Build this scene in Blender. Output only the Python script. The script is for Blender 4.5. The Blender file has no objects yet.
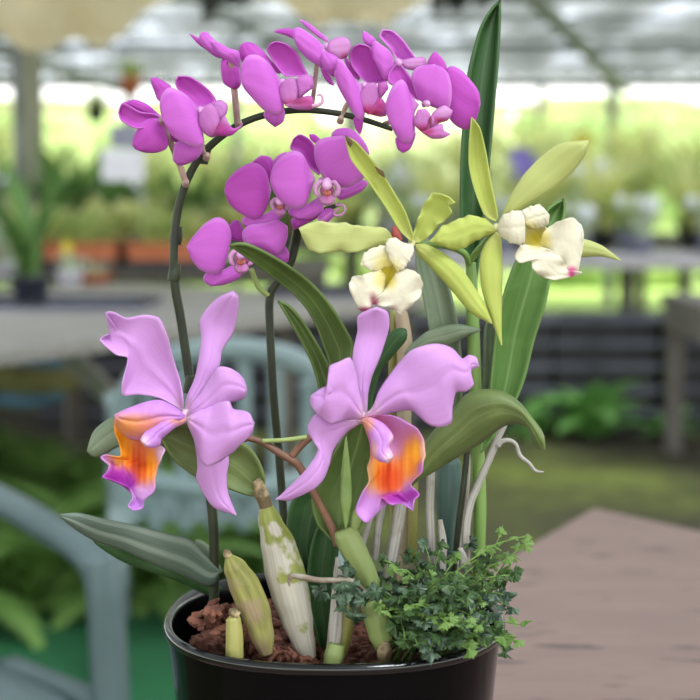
import bpy, bmesh, math, random
from mathutils import Vector, Matrix
C = bpy.context.scene.collection
SC = bpy.context.scene
F = 1450.0
CAMZ = 1.2
PITCH = math.atan(150 / F)
FW = Vector((0, math.cos(PITCH), -math.sin(PITCH)))
UP = Vector((0, math.sin(PITCH), math.cos(PITCH)))
CAM = Vector((0, 0, CAMZ))

def at(x, y, Y):
    """the point at distance Y in front of the viewpoint seen at photo position x, y"""
    d = FW + Vector((1, 0, 0)) * ((x - 350) / F) + UP * ((350 - y) / F)
    return CAM + d * (Y / d.y)

def lin(c):
    return tuple((v / 255 / 12.92) if v / 255 <= 0.04045 else ((v / 255 + 0.055) / 1.055) ** 2.4 for v in c) + (1.0,)

# ------------------------------------------------------------------ materials
def new_mat(name):
    m = bpy.data.materials.new(name); m.use_nodes = True
    nt = m.node_tree; nt.nodes.clear()
    return m, nt

def N(nt, t, **kw):
    n = nt.nodes.new(t)
    for k, v in kw.items(): setattr(n, k, v)
    return n

def ramp(nt, stops, src):
    r = N(nt, 'ShaderNodeValToRGB')
    el = r.color_ramp.elements
    while len(el) < len(stops): el.new(0.5)
    for e, (p, c) in zip(el, stops): e.position = p; e.color = c
    nt.links.new(src, r.inputs[0])
    return r.outputs[0]

def mixc(nt, a, b, f, mode='MIX'):
    m = N(nt, 'ShaderNodeMix', data_type='RGBA', blend_type=mode)
    for i, v in ((0, f), (6, a), (7, b)):
        if hasattr(v, 'is_output'): nt.links.new(v, m.inputs[i])
        else: m.inputs[i].default_value = v
    return m.outputs[2]

def surface(nt, col, rough=0.5, trans=0.0, spec=0.5, bump=None, bstr=0.2, coat=0.0, bdist=0.002, tcol=None):
    out = N(nt, 'ShaderNodeOutputMaterial')
    p = N(nt, 'ShaderNodeBsdfPrincipled')
    p.inputs['Roughness'].default_value = rough
    p.inputs['Specular IOR Level'].default_value = spec
    p.inputs['Coat Weight'].default_value = coat
    if hasattr(col, 'is_output'): nt.links.new(col, p.inputs['Base Color'])
    else: p.inputs['Base Color'].default_value = col
    if bump is not None:
        b = N(nt, 'ShaderNodeBump'); b.inputs['Strength'].default_value = bstr; b.inputs['Distance'].default_value = bdist
        nt.links.new(bump, b.inputs['Height']); nt.links.new(b.outputs[0], p.inputs['Normal'])
    s = p.outputs[0]
    if trans > 0:
        t = N(nt, 'ShaderNodeBsdfTranslucent')
        if hasattr(col, 'is_output'): nt.links.new(col, t.inputs[0])
        else: t.inputs[0].default_value = col
        m = N(nt, 'ShaderNodeMixShader'); m.inputs[0].default_value = trans
        nt.links.new(s, m.inputs[1]); nt.links.new(t.outputs[0], m.inputs[2]); s = m.outputs[0]
    nt.links.new(s, out.inputs[0])

def noise(nt, scale, detail=3, vec=None, stretch=None, coord='Object'):
    n = N(nt, 'ShaderNodeTexNoise'); n.inputs['Scale'].default_value = scale; n.inputs['Detail'].default_value = detail
    tc = N(nt, 'ShaderNodeTexCoord'); v = tc.outputs[coord]
    if stretch:
        mp = N(nt, 'ShaderNodeMapping'); mp.inputs['Scale'].default_value = stretch
        nt.links.new(v, mp.inputs[0]); v = mp.outputs[0]
    nt.links.new(v, n.inputs['Vector'])
    return n.outputs['Fac']

def plain(name, c1, c2=None, scale=20, rough=0.5, trans=0, spec=0.5, bump=0, stretch=None, coat=0, lo=.35, hi=.65, bdist=.002):
    m, nt = new_mat(name)
    n = noise(nt, scale, stretch=stretch)
    col = ramp(nt, [(lo, lin(c1)), (hi, lin(c2 or c1))], n)
    surface(nt, col, rough, trans, spec, n if bump else None, bump, coat, bdist)
    return m

def leaf_mat(name, c1, c2, rib, rough=0.45, trans=0.18, spec=.4):
    """blade with a lighter midrib and fine lengthwise veins, following the blade's own UVs"""
    m, nt = new_mat(name)
    uv = N(nt, 'ShaderNodeUVMap'); sp = N(nt, 'ShaderNodeSeparateXYZ'); nt.links.new(uv.outputs[0], sp.inputs[0])
    n1 = noise(nt, 1.0, 4, stretch=(3, 26, 1), coord='UV')
    n2 = noise(nt, 34, 3)
    col = ramp(nt, [(.3, lin(c1)), (.7, lin(c2))], n1)
    col2 = mixc(nt, col, lin(tuple(min(255, v * 1.18) for v in c2)), ramp(nt, [(.5, (0, 0, 0, 1)), (.75, (.6, .6, .6, 1))], n2))
    a = N(nt, 'ShaderNodeMath', operation='SUBTRACT'); nt.links.new(sp.outputs[1], a.inputs[0]); a.inputs[1].default_value = .5
    b = N(nt, 'ShaderNodeMath', operation='ABSOLUTE'); nt.links.new(a.outputs[0], b.inputs[0])
    f = ramp(nt, [(.0, (.75, .75, .75, 1)), (.045, (0, 0, 0, 1))], b.outputs[0])
    col3 = mixc(nt, col2, lin(rib), f)
    ed = ramp(nt, [(.47, (0, 0, 0, 1)), (.5, (.5, .5, .5, 1))], b.outputs[0])
    col4 = mixc(nt, col3, lin(rib), ed)
    surface(nt, col4, rough, trans, spec, n1, .25)
    return m

def petal_mat(name, base, main, edge, rough=.55, trans=.3, vein=None, vstr=.35, basew=.22):
    m, nt = new_mat(name)
    uv = N(nt, 'ShaderNodeUVMap'); sp = N(nt, 'ShaderNodeSeparateXYZ'); nt.links.new(uv.outputs[0], sp.inputs[0])
    col = ramp(nt, [(0, lin(base)), (basew, lin(main)), (.9, lin(main)), (1, lin(edge))], sp.outputs[0])
    a = N(nt, 'ShaderNodeMath', operation='SUBTRACT'); nt.links.new(sp.outputs[1], a.inputs[0]); a.inputs[1].default_value = .5
    b = N(nt, 'ShaderNodeMath', operation='ABSOLUTE'); nt.links.new(a.outputs[0], b.inputs[0])
    f = ramp(nt, [(.4, (0, 0, 0, 1)), (.5, (.8, .8, .8, 1))], b.outputs[0])
    col = mixc(nt, col, lin(edge), f)
    n1 = noise(nt, 1.0, 4, stretch=(2.2, 24, 1), coord='UV')
    col = mixc(nt, col, lin(vein or main), ramp(nt, [(.5, (0, 0, 0, 1)), (.72, (vstr, vstr, vstr, 1))], n1))
    surface(nt, col, rough, trans, .25, n1, .3, bdist=.001)
    return m

def attr_mat(name, rough=.5, trans=.25, spec=.3):
    m, nt = new_mat(name)
    a = N(nt, 'ShaderNodeAttribute'); a.attribute_name = 'Col'
    n1 = noise(nt, 420, 3)
    col = mixc(nt, a.outputs[0], (1, 1, 1, 1), ramp(nt, [(.4, (0, 0, 0, 1)), (.8, (.12, .12, .12, 1))], n1), 'SOFT_LIGHT')
    surface(nt, col, rough, trans, spec, n1, .2)
    return m

M = {}
M['phal'] = petal_mat('moth petal', (226, 168, 226), (214, 112, 216), (236, 164, 238), vein=(198, 90, 204))
M['phal_dark'] = petal_mat('moth sepal', (214, 132, 216), (202, 86, 198), (222, 126, 222), vein=(180, 64, 180))
M['catt'] = petal_mat('lilac petal', (234, 204, 220), (219, 164, 228), (226, 178, 234), vein=(208, 148, 218), vstr=.3, basew=.16)
M['lipattr'] = attr_mat('orchid lip')
M['yell'] = petal_mat('yellow petal', (205, 205, 130), (200, 210, 112), (214, 220, 136), vein=(186, 198, 96), trans=.35)
M['yellpale'] = petal_mat('pale yellow petal', (200, 204, 128), (208, 214, 142), (218, 222, 160), vein=(196, 202, 122), trans=.38)
M['leaf'] = leaf_mat('leaf green', (78, 100, 48), (96, 120, 60), (124, 144, 86))
M['leafdark'] = leaf_mat('leaf dark', (50, 84, 48), (66, 104, 58), (88, 120, 76))
M['leafbright'] = leaf_mat('leaf bright', (84, 124, 58), (104, 142, 72), (138, 170, 106))
M['leafolive'] = leaf_mat('leaf olive', (98, 114, 64), (114, 132, 76), (130, 146, 90))
M['leafgrey'] = leaf_mat('leaf grey', (116, 134, 108), (140, 154, 128), (156, 168, 146))
M['striped'] = None
M['stem'] = plain('stem dark', (30, 36, 20), (44, 52, 28), 60, .5)
M['stemgreen'] = plain('stem green', (102, 136, 64), (124, 156, 80), 40, .45, stretch=(1, 1, .2))
M['pedicel'] = plain('pedicel', (160, 130, 128), (186, 160, 148), 80, .5)
M['pedgreen'] = plain('green pedicel', (148, 166, 96), (160, 178, 108), 80, .5)
M['brownstem'] = plain('brown stem', (112, 78, 62), (134, 96, 74), 70, .55)
M['bract'] = plain('dry bract', (96, 82, 56), (164, 146, 112), 130, .8, bump=.4, lo=.42, hi=.58)
M['tan'] = plain('tan bulb', (170, 150, 124), (188, 172, 148), 30, .7, stretch=(1, 1, .15))
def root_mat():
    m, nt = new_mat('papery root')
    n1 = noise(nt, 1, 4, stretch=(1.2, 16, 1), coord='UV'); n2 = noise(nt, 90, 4)
    col = ramp(nt, [(.32, lin((122, 116, 108))), (.5, lin((168, 163, 156))), (.7, lin((190, 186, 180)))], n1)
    col = mixc(nt, col, lin((128, 118, 100)), ramp(nt, [(.52, (0, 0, 0, 1)), (.72, (.6, .6, .6, 1))], n2))
    surface(nt, col, .8, 0, .3, n1, .5); return m
M['root'] = root_mat()
M['bulbblue'] = plain('blue green bulb', (74, 100, 96), (92, 118, 108), 30, .55, stretch=(1, 1, .1))
M['bulbgreen'] = plain('bulb green', (124, 142, 82), (148, 164, 102), 40, .5, stretch=(1, 1, .2), bump=.1)
M['bulbyellow'] = plain('bulb yellow', (138, 136, 70), (162, 158, 92), 40, .5, stretch=(1, 1, .2), bump=.1)
M['sheath'] = plain('green sheath', (138, 170, 92), (158, 186, 114), 60, .5, trans=.2)

def bulb_mat(name, g1, g2, white, lo, hi):
    m, nt = new_mat(name)
    uv = N(nt, 'ShaderNodeUVMap')
    g = ramp(nt, [(.35, lin(g1)), (.65, lin(g2))], noise(nt, 1, 4, stretch=(2, 12, 1), coord='UV'))
    n2 = noise(nt, 1, 5, stretch=(5, 3, 1), coord='UV')
    sp = N(nt, 'ShaderNodeSeparateXYZ'); nt.links.new(uv.outputs[0], sp.inputs[0])
    ad = N(nt, 'ShaderNodeMath', operation='MULTIPLY_ADD'); nt.links.new(sp.outputs[0], ad.inputs[0]); ad.inputs[1].default_value = -.28
    cm = N(nt, 'ShaderNodeMath', operation='MULTIPLY_ADD'); nt.links.new(sp.outputs[1], cm.inputs[0]); cm.inputs[1].default_value = 6.2832; cm.inputs[2].default_value = -2.0
    cs = N(nt, 'ShaderNodeMath', operation='COSINE'); nt.links.new(cm.outputs[0], cs.inputs[0])
    c2 = N(nt, 'ShaderNodeMath', operation='MULTIPLY_ADD'); nt.links.new(cs.outputs[0], c2.inputs[0]); c2.inputs[1].default_value = .085; nt.links.new(n2, c2.inputs[2])
    nt.links.new(c2.outputs[0], ad.inputs[2])
    w = ramp(nt, [(lo, (0, 0, 0, 1)), (hi, (1, 1, 1, 1))], ad.outputs[0])
    wn = ramp(nt, [(.3, lin(tuple(v * .86 for v in white))), (.7, lin(white))], noise(nt, 1, 3, stretch=(1.5, 40, 1), coord='UV'))
    surface(nt, mixc(nt, g, wn, w), .62, 0, .35, n2, .35)
    return m
M['bulbpaper'] = bulb_mat('papery bulb', (118, 126, 58), (148, 152, 84), (190, 184, 170), .27, .33)
M['bulbbrown'] = bulb_mat('ribbed bulb', (114, 114, 58), (150, 146, 84), (150, 132, 100), .34, .52)

def striped_mat():
    m, nt = new_mat('striped leaf')
    uv = N(nt, 'ShaderNodeUVMap'); sp = N(nt, 'ShaderNodeSeparateXYZ'); nt.links.new(uv.outputs[0], sp.inputs[0])
    w = N(nt, 'ShaderNodeMath', operation='SINE'); mm = N(nt, 'ShaderNodeMath', operation='MULTIPLY')
    nt.links.new(sp.outputs[1], mm.inputs[0]); mm.inputs[1].default_value = 13; nt.links.new(mm.outputs[0], w.inputs[0])
    n1 = noise(nt, 1, 3, stretch=(2, 30, 1), coord='UV')
    col = ramp(nt, [(.0, lin((84, 100, 88))), (.5, lin((116, 130, 116))), (1, lin((126, 138, 126)))], w.outputs[0])
    col = mixc(nt, col, lin((96, 116, 100)), ramp(nt, [(.4, (0, 0, 0, 1)), (.7, (.6, .6, .6, 1))], n1))
    surface(nt, col, .4, .05, .4, n1, .3)
    return m
M['striped'] = striped_mat()
M['ceramic'] = plain('black glaze', (5, 5, 6), (7, 7, 8), 8, .12, spec=.13)
M['bark'] = plain('bark', (78, 44, 34), (132, 84, 66), 90, .9, bump=.8, lo=.3, hi=.7)
M['soil'] = plain('soil', (44, 32, 26), (70, 50, 40), 60, .95, bump=.6)
M['fern'] = plain('trailing green', (40, 68, 30), (76, 106, 52), 60, .45, trans=.2, bump=.1)
M['fernlight'] = plain('trailing light green', (100, 136, 62), (128, 158, 84), 60, .45, trans=.25)
M['ferndark'] = plain('trailing blue green', (34, 56, 36), (88, 112, 88), 110, .4, trans=.12, lo=.45, hi=.6)
M['dry'] = plain('dry frond', (116, 98, 84), (150, 146, 132), 90, .7)
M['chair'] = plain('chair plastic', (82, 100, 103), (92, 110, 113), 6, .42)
M['chairlit'] = plain('lit chair plastic', (128, 148, 153), (142, 160, 165), 6, .42)  # same chair plastic, with the better light on it put into the colour
M['rimglaze'] = plain('glazed rim', (8, 8, 9), (12, 12, 14), 8, .1, spec=.6)
M['gwood'] = plain('grey wood', (124, 120, 116), (154, 150, 146), 6, .8, stretch=(1, 9, 9), bump=.3)
M['midwood'] = plain('mid grey wood', (98, 94, 90), (122, 118, 112), 6, .8)
M['palewood'] = plain('pale painted wood', (166, 162, 168), (190, 186, 194), 6, .7)
M['traybody'] = plain('tray body', (20, 20, 25), (34, 34, 40), 12, .5)
M['trayrim'] = plain('tray rim', (58, 60, 72), (104, 106, 122), 5, .4)
M['dwood'] = plain('dark wood', (70, 66, 60), (96, 92, 84), 8, .8, stretch=(4, 4, .5), bump=.3)
M['postm'] = plain('post wood', (124, 124, 104), (150, 150, 130), 8, .8, stretch=(4, 4, .4))
M['metal'] = plain('grey steel', (120, 124, 128), (142, 146, 150), 10, .5)
M['blackplastic'] = plain('black plastic', (34, 35, 42), (56, 57, 66), 12, .42)
M['terracotta'] = plain('terracotta', (186, 104, 68), (208, 128, 90), 14, .8)
M['whitepl'] = plain('white plastic', (214, 214, 230), (232, 232, 242), 10, .5)
M['greypl'] = plain('grey blue plastic', (120, 122, 146), (146, 148, 168), 8, .5)
M['bluepl'] = plain('blue cloth', (70, 110, 138), (92, 132, 158), 9, .7)
M['olivepl'] = plain('olive cloth', (120, 116, 70), (150, 144, 90), 9, .8)
M['cloth'] = plain('beige shade cloth', (236, 226, 200), (244, 238, 220), 3, .8, trans=.65)
M['clothdark'] = plain('dark shade cloth', (60, 62, 64), (86, 88, 90), 5, .8)
M['bgleaf'] = plain('bench plant green', (168, 190, 112), (204, 218, 146), 3, .5, trans=.55)
M['bgleaf2'] = plain('bench plant yellow green', (222, 226, 150), (238, 238, 184), 3, .5, trans=.6)
M['bgdark'] = plain('bladed plant green', (84, 122, 60), (112, 150, 78), 3, .5, trans=.35)
M['bgleaf3'] = plain('bench plant grey green', (190, 204, 176), (216, 224, 206), 3, .5, trans=.5)
M['bgfern'] = plain('ground fern', (104, 142, 70), (136, 176, 94), 4, .5, trans=.35)
M['bgfernlit'] = plain('bright fern', (116, 174, 88), (144, 200, 110), 4, .5, trans=.3)
M['hedge'] = plain('hedge leaves', (122, 152, 82), (168, 188, 120), 1.2, .6, trans=.4)
M['white_f'] = plain('white bloom', (226, 230, 238), (240, 242, 246), 9, .6, trans=.3)
M['yellow_f'] = plain('yellow bloom', (232, 208, 60), (240, 222, 96), 9, .6, trans=.3)
M['violet_f'] = plain('violet bloom', (140, 126, 206), (168, 152, 222), 9, .6, trans=.3)
M['turf'] = plain('green mat', (24, 92, 54), (34, 110, 66), 60, .9, bump=.6, bdist=.01)

# ------------------------------------------------------------------ mesh building
class MB:
    def __init__(s): s.v = []; s.f = []; s.uv = []; s.c = []
    def grid(s, P, nu, nv, closed=False, colf=None, uvs=None):
        o = len(s.v)
        for i in range(nu):
            for j in range(nv):
                s.v.append(P[i][j])
                s.uv.append((i / (nu - 1), j / (nv - 1)) if uvs is None else uvs[i][j])
        w = nv if closed else nv - 1
        for i in range(nu - 1):
            for j in range(w):
                k = (j + 1) % nv
                s.f.append((o + i * nv + j, o + i * nv + k, o + (i + 1) * nv + k, o + (i + 1) * nv + j))
        return o
    def tube(s, pts, rad, n=10, smoothn=None, rib=0, nrib=0, caps=True):
        pts = [Vector(p) for p in pts]
        if smoothn:
            rr = rad if isinstance(rad, (list, tuple)) else [rad] * len(pts)
            pts, rad = cr3(pts, rr, smoothn)
        elif not isinstance(rad, (list, tuple)): rad = [rad] * len(pts)
        m = len(pts); o = len(s.v)
        t = (pts[1] - pts[0]).normalized()
        a = Vector((0, 0, 1)) if abs(t.z) < .9 else Vector((1, 0, 0))
        nx = t.cross(a).normalized()
        for i in range(m):
            t = (pts[min(i + 1, m - 1)] - pts[max(i - 1, 0)]).normalized()
            nx = (nx - t * nx.dot(t)).normalized(); ny = t.cross(nx)
            for j in range(n):
                th = 2 * math.pi * j / n
                r = rad[i] * (1 + (rib * math.cos(nrib * th) if rib else 0))
                s.v.append(pts[i] + nx * (r * math.cos(th)) + ny * (r * math.sin(th))); s.uv.append((i / (m - 1), j / n))
        for i in range(m - 1):
            for j in range(n):
                k = (j + 1) % n
                s.f.append((o + i * n + j, o + i * n + k, o + (i + 1) * n + k, o + (i + 1) * n + j))
        if caps:
            s.f.append(tuple(o + j for j in reversed(range(n)))); s.f.append(tuple(o + (m - 1) * n + j for j in range(n)))
        return s
    def box(s, c, d, rz=0, bev=0):
        x, y, z = (v / 2 for v in d); ca, sa = math.cos(rz), math.sin(rz); o = len(s.v)
        for sx, sy, sz in ((-1, -1, -1), (1, -1, -1), (1, 1, -1), (-1, 1, -1), (-1, -1, 1), (1, -1, 1), (1, 1, 1), (-1, 1, 1)):
            px, py = sx * x, sy * y
            s.v.append(Vector((c[0] + px * ca - py * sa, c[1] + px * sa + py * ca, c[2] + sz * z))); s.uv.append((0, 0))
        for q in ((3, 2, 1, 0), (4, 5, 6, 7), (0, 1, 5, 4), (1, 2, 6, 5), (2, 3, 7, 6), (3, 0, 4, 7)): s.f.append(tuple(o + k for k in q))
        return s
    def prism(s, poly, z0, z1):
        o = len(s.v); n = len(poly)
        for z in (z0, z1):
            for p in poly: s.v.append(Vector((p[0], p[1], z))); s.uv.append((0, 0))
        s.f.append(tuple(o + k for k in reversed(range(n)))); s.f.append(tuple(o + n + k for k in range(n)))
        for k in range(n): s.f.append((o + k, o + (k + 1) % n, o + n + (k + 1) % n, o + n + k))
        return s
    def lathe(s, prof, n=48, c=(0, 0, 0), pw=2.0):
        o = len(s.v); m = len(prof)
        for i, (r, z) in enumerate(prof):
            for j in range(n):
                th = 2 * math.pi * j / n; ct, st = math.cos(th), math.sin(th)
                k = (abs(ct) ** pw + abs(st) ** pw) ** (-1 / pw)
                s.v.append(Vector((c[0] + r * k * ct, c[1] + r * k * st, c[2] + z))); s.uv.append((i / (m - 1), j / n))
        for i in range(m - 1):
            for j in range(n):
                k = (j + 1) % n
                s.f.append((o + i * n + j, o + i * n + k, o + (i + 1) * n + k, o + (i + 1) * n + j))
        return s
    def build(s, name, mat, parent=None, thick=0, smooth=True, bevel=0, sub=0):
        me = bpy.data.meshes.new(name); me.from_pydata([tuple(v) for v in s.v], [], s.f)
        uvl = me.uv_layers.new(name='UVMap')
        vi = [0] * len(me.loops); me.loops.foreach_get('vertex_index', vi)
        flat = [0.0] * (2 * len(vi))
        for k, i in enumerate(vi): flat[2 * k], flat[2 * k + 1] = s.uv[i]
        uvl.data.foreach_set('uv', flat)
        if s.c:
            ca = me.color_attributes.new('Col', 'FLOAT_COLOR', 'POINT')
            ca.data.foreach_set('color', [x for c in s.c for x in c])
        if smooth: me.polygons.foreach_set('use_smooth', [True] * len(me.polygons))
        me.materials.append(mat); me.update()
        o = bpy.data.objects.new(name, me); C.objects.link(o)
        if parent is not None:
            o.parent = parent
            if parent.parent is None and parent.type == 'EMPTY' and not parent.get('local'): o.location = -parent.location
        if bevel:
            b = o.modifiers.new('bevel', 'BEVEL'); b.width = bevel; b.segments = 2; b.limit_method = 'ANGLE'
        if thick:
            m = o.modifiers.new('solid', 'SOLIDIFY'); m.thickness = thick; m.offset = 0
        if sub:
            m = o.modifiers.new('sub', 'SUBSURF'); m.levels = sub; m.render_levels = sub
        return o

def catmull(p0, p1, p2, p3, t):
    return ((p1 * 2) + (p2 - p0) * t + (p0 * 2 - p1 * 5 + p2 * 4 - p3) * t * t + (p1 * 3 - p0 - p2 * 3 + p3) * t ** 3) * .5

def cr3(pts, rad, n):
    m = len(pts); op = []; orr = []
    for k in range(n):
        x = k / (n - 1) * (m - 1); i = min(int(x), m - 2); t = x - i
        g = lambda j: pts[max(0, min(m - 1, j))]
        h = lambda j: rad[max(0, min(m - 1, j))]
        op.append(catmull(g(i - 1), g(i), g(i + 1), g(i + 2), t))
        orr.append(max(1e-5, h(i) + (h(i + 1) - h(i)) * (t * t * (3 - 2 * t))))
    return op, orr

def smooth2(pts, n, ten=0.75):
    pts = [Vector(p) for p in pts]; m = len(pts); d = []
    for i in range(m - 1):
        for k in range(8):
            t = k / 8
            a = catmull(pts[max(0, i - 1)], pts[i], pts[i + 1], pts[min(m - 1, i + 2)], t)
            b = pts[i].lerp(pts[i + 1], t)
            d.append(b.lerp(a, ten))
    d.append(pts[-1])
    L = [0]
    for i in range(1, len(d)): L.append(L[-1] + (d[i] - d[i - 1]).length)
    out = []; j = 0
    for k in range(n):
        s = L[-1] * k / (n - 1)
        while j < len(L) - 2 and L[j + 1] < s: j += 1
        seg = L[j + 1] - L[j]
        out.append(d[j].lerp(d[j + 1], 0 if seg < 1e-9 else min(1, (s - L[j]) / seg)))
    return out

CR = {'A': (110, 65, 5), 'B': (185, 15, 5), 'C': (270, 10, 5), 'D': (360, 20, 5), 'E': (180, 180, 5.385), 'F': (220, 120, 4.375),
      'G': (220, 230, 3.5), 'H': (300, 130, 3.5), 'I': (430, 100, 3.5), 'J': (380, 300, 3.5), 'K': (210, 480, 3.5), 'L': (350, 490, 3.5),
      'M': (50, 480, 3.5), 'N': (90, 270, 2.694), 'O': (260, 290, 2.917), 'X': (0, 0, 1)}
def Q(c, p):
    a = CR[c]; return Vector((a[0] + p[0] / a[2], a[1] + p[1] / a[2]))
def W(c, p, Y): q = Q(c, p); return at(q.x, q.y, Y)

def prof(z, u):
    if not isinstance(z, (list, tuple)): return z
    x = u * (len(z) - 1); i = min(int(x), len(z) - 2); t = x - i; t = t * t * (3 - 2 * t)
    return z[i] + (z[i + 1] - z[i]) * t

def blade(mb, c, B, L, T, R, Y, z=(0, 0), camber=0, tilt=0, ruf=0, rf=4, nu=26, nv=11, ten=.75, blobs=None, base=None, ph=0, frill=0, ff=1.0):
    """a petal or leaf: two traced edges give the outline; z bends it towards (+) or away from the viewer along its length,
    camber bows it across, tilt turns one edge nearer, ruf waves the margins"""
    B, T = Q(c, B), Q(c, T); L = [Q(c, p) for p in L]; R = [Q(c, p) for p in R]
    if len(R) > 1 and (R[0] - B).length + (R[-1] - T).length > (R[-1] - B).length + (R[0] - T).length: R = R[::-1]
    EL = smooth2([B] + L + [T], nu, ten); ER = smooth2([B] + R + [T], nu, ten)
    if frill:
        rr = random.Random(int(B.x * 31 + T.y * 17)); phs = [rr.uniform(0, 6.28) for _ in range(8)]
        for i in range(1, nu):
            u = i / (nu - 1); a_ = EL[i] - ER[i]
            if a_.length < 1e-6: continue
            a_.normalize(); k = frill * min(1, max(0, (u - .12) * 4))
            g = lambda o: math.sin(u * 31 * ff + phs[o]) * .5 + math.sin(u * 53 * ff + phs[o + 1]) * .35 + math.sin(u * 17 * ff + phs[o + 2]) * .4
            EL[i] = EL[i] + a_ * (k * g(0)); ER[i] = ER[i] - a_ * (k * g(3))
    P = []; cols = []
    if base is not None and blobs is None: blobs = []
    for i in range(nu):
        u = i / (nu - 1); row = []
        fade = min(1, (EL[i] - ER[i]).length / 12.0)
        for j in range(nv):
            v = j / (nv - 1); q = EL[i].lerp(ER[i], v); e = 2 * v - 1
            d = prof(z, u) + fade * (camber * (1 - abs(e) ** 2.6 - .16 * math.exp(-(e / .13) ** 2)) + tilt * e + ruf * abs(e) ** 2.5 * math.sin(rf * 2 * math.pi * u + (1.3 if e > 0 else 0) + ph))
            row.append(at(q.x, q.y, Y - d))
            if blobs is not None:
                a = CR[c]; x, y = (q.x - a[0]) * a[2], (q.y - a[1]) * a[2]
                col = Vector(base)
                for bx, by, rx, ry, rgb, wgt in blobs:
                    w = wgt * math.exp(-(((x - bx) / rx) ** 2 + ((y - by) / ry) ** 2) ** 1.5)
                    col = col.lerp(Vector(rgb), min(1, w))
                cols.append(lin(tuple(col)))
        P.append(row)
    mb.grid(P, nu, nv); mb.c += cols
    return mb

def loop(mb, c, pts, Y, ti=None, **kw):
    if ti is None:
        b = Vector(pts[0]); ti = max(range(2, len(pts) - 1), key=lambda i: (Vector(pts[i]) - b).length)
    return blade(mb, c, pts[0], pts[1:ti], pts[ti], pts[ti + 1:], Y, **kw)

def tag(o, label, cat, group=None, kind=None):
    o['label'] = label; o['category'] = cat
    if group: o['group'] = group
    if kind: o['kind'] = kind
    return o
def thing(name, loc, label, cat, group=None, local=False, rz=0):
    o = bpy.data.objects.new(name, None); C.objects.link(o); o.location = loc; o.rotation_euler.z = rz; o.empty_display_size = .05
    if local: o['local'] = 1
    return tag(o, label, cat, group)
def struct(o): o['kind'] = 'structure'; return o
def copy_tree(o, loc, rz=0, sc=1.0, parent=None):
    c = o.copy(); C.objects.link(c); c.parent = parent
    if parent is None: c.location = loc; c.rotation_euler.z = rz; c.scale = (sc, sc, sc)
    for ch in list(o.children): copy_tree(ch, None, parent=c)
    return c

PZ = CAMZ - .305          # pot rim height
TZ = CAMZ - .47           # table top height
PC = Vector((-.0115, 1.05, 0))
# ------------------------------------------------------------------ pot, bark
pot = thing('flower_pot', (PC.x, PC.y, TZ + .0006), 'glossy black round ceramic pot holding the orchids on the wooden table', 'pot', local=True)
H = PZ - TZ
prf = [(0, 0), (.088, 0), (.094, .003), (.1, .02), (0.1154, .09), (0.1206, H - .02), (0.1226, H - .008)]
inn = [(0.1175, H - .006), (0.1144, H - .03), (0.1076, .06), (.09, .018), (0, .016)]
MB().lathe(prf + [(0.1234, H - .003), (0.1219, H - .0005), (0.1195, H - .0008), (0.1180, H - .004)] + inn, 72, pw=2.35).build('pot_body', M['ceramic'], pot)
rm = MB().lathe([(0.1221, H - .0075), (0.1246, H - .006), (0.1254, H - .003), (0.1242, H), (0.1209, H + .0006), (0.1186, H - .001), (0.1178, H - .005)], 72, pw=2.35)
rm.build('rim', M['rimglaze'], pot)

rnd = random.Random(5)
bk = MB()
def chip(mb, p, s, r):
    ax = Vector((r.uniform(-1, 1), r.uniform(-1, 1), r.uniform(-.5, .5))).normalized()
    q = ax.cross(Vector((0, 0, 1))).normalized(); n = ax.cross(q)
    pts = [p + ax * (s * (k / 4 - .5) * 2) + q * (s * .25 * r.uniform(-1, 1)) + n * (s * .2 * r.uniform(-1, 1)) for k in range(5)]
    mb.tube(pts, [s * .18, s * r.uniform(.3, .5), s * r.uniform(.3, .55), s * r.uniform(.25, .45), s * .12], 6)
bed = PZ - .026
NB = 28
bk.grid([[Vector((PC.x + .107 * k / 9 * math.cos(j / NB * 2 * math.pi), PC.y + .107 * k / 9 * math.sin(j / NB * 2 * math.pi), bed - .004 + .004 * rnd.random())) for j in range(NB)] for k in range(10)], 10, NB, True)
for k in range(620):
    a = rnd.uniform(0, 6.283); rr = .104 * math.sqrt(rnd.random())
    hgt = .012 * (1 if math.cos(a) < -.1 else .35) * rnd.random()
    chip(bk, Vector((PC.x + rr * math.cos(a), PC.y + rr * math.sin(a), bed + hgt)), rnd.uniform(.005, .011), rnd)
for px_, py_ in ((262, 648), (272, 650), (282, 652), (255, 645), (292, 655), (245, 642), (268, 655), (286, 660), (302, 660), (276, 643), (212, 618), (205, 625), (218, 630), (200, 618), (225, 640), (215, 608), (222, 612), (235, 648)):
    for q in range(7):
        chip(bk, at(px_ + rnd.uniform(-5, 5), py_ + rnd.uniform(-4, 4), .985 + rnd.uniform(-.012, .03)), rnd.uniform(.004, .008), rnd)
tag(bk.build('bark_chips', M['bark'], smooth=False), 'reddish brown bark chips filling the black pot', 'bark', kind='stuff')

# ------------------------------------------------------------------ moth orchid
DM = .985   # lips
phal = thing('moth_orchid', at(213, 600, 1.03) + Vector((0, 0, -.01)), 'magenta moth orchid with two dark arching flower spikes rising from the left of the pot', 'orchid')
LIPB = (200, 122, 194)
def fl(c, base, Y):
    """the flower itself: the small pale column and ovary the petals grow from"""
    mb = MB(); p = W(c, base, Y)
    mb.tube([p + Vector((0, .011, -.001)), p + Vector((0, .006, 0)), p + Vector((.001, .001, 0)), p + Vector((.002, -.003, -.002))], [.0018, .0022, .0024, .0016], 10, 12)
    return mb.build('flower', M['phalcol'], phal)
M['phalcol'] = plain('moth column', (222, 158, 218), (232, 182, 226), 90, .5, trans=.2)
def pet(f, name, c, B, L, T, R, Y, mat='phal', thick=.0008, **kw):
    kw.setdefault('camber', .004)
    return blade(MB(), c, B, L, T, R, Y, **kw).build(name, M[mat], f, thick)
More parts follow.
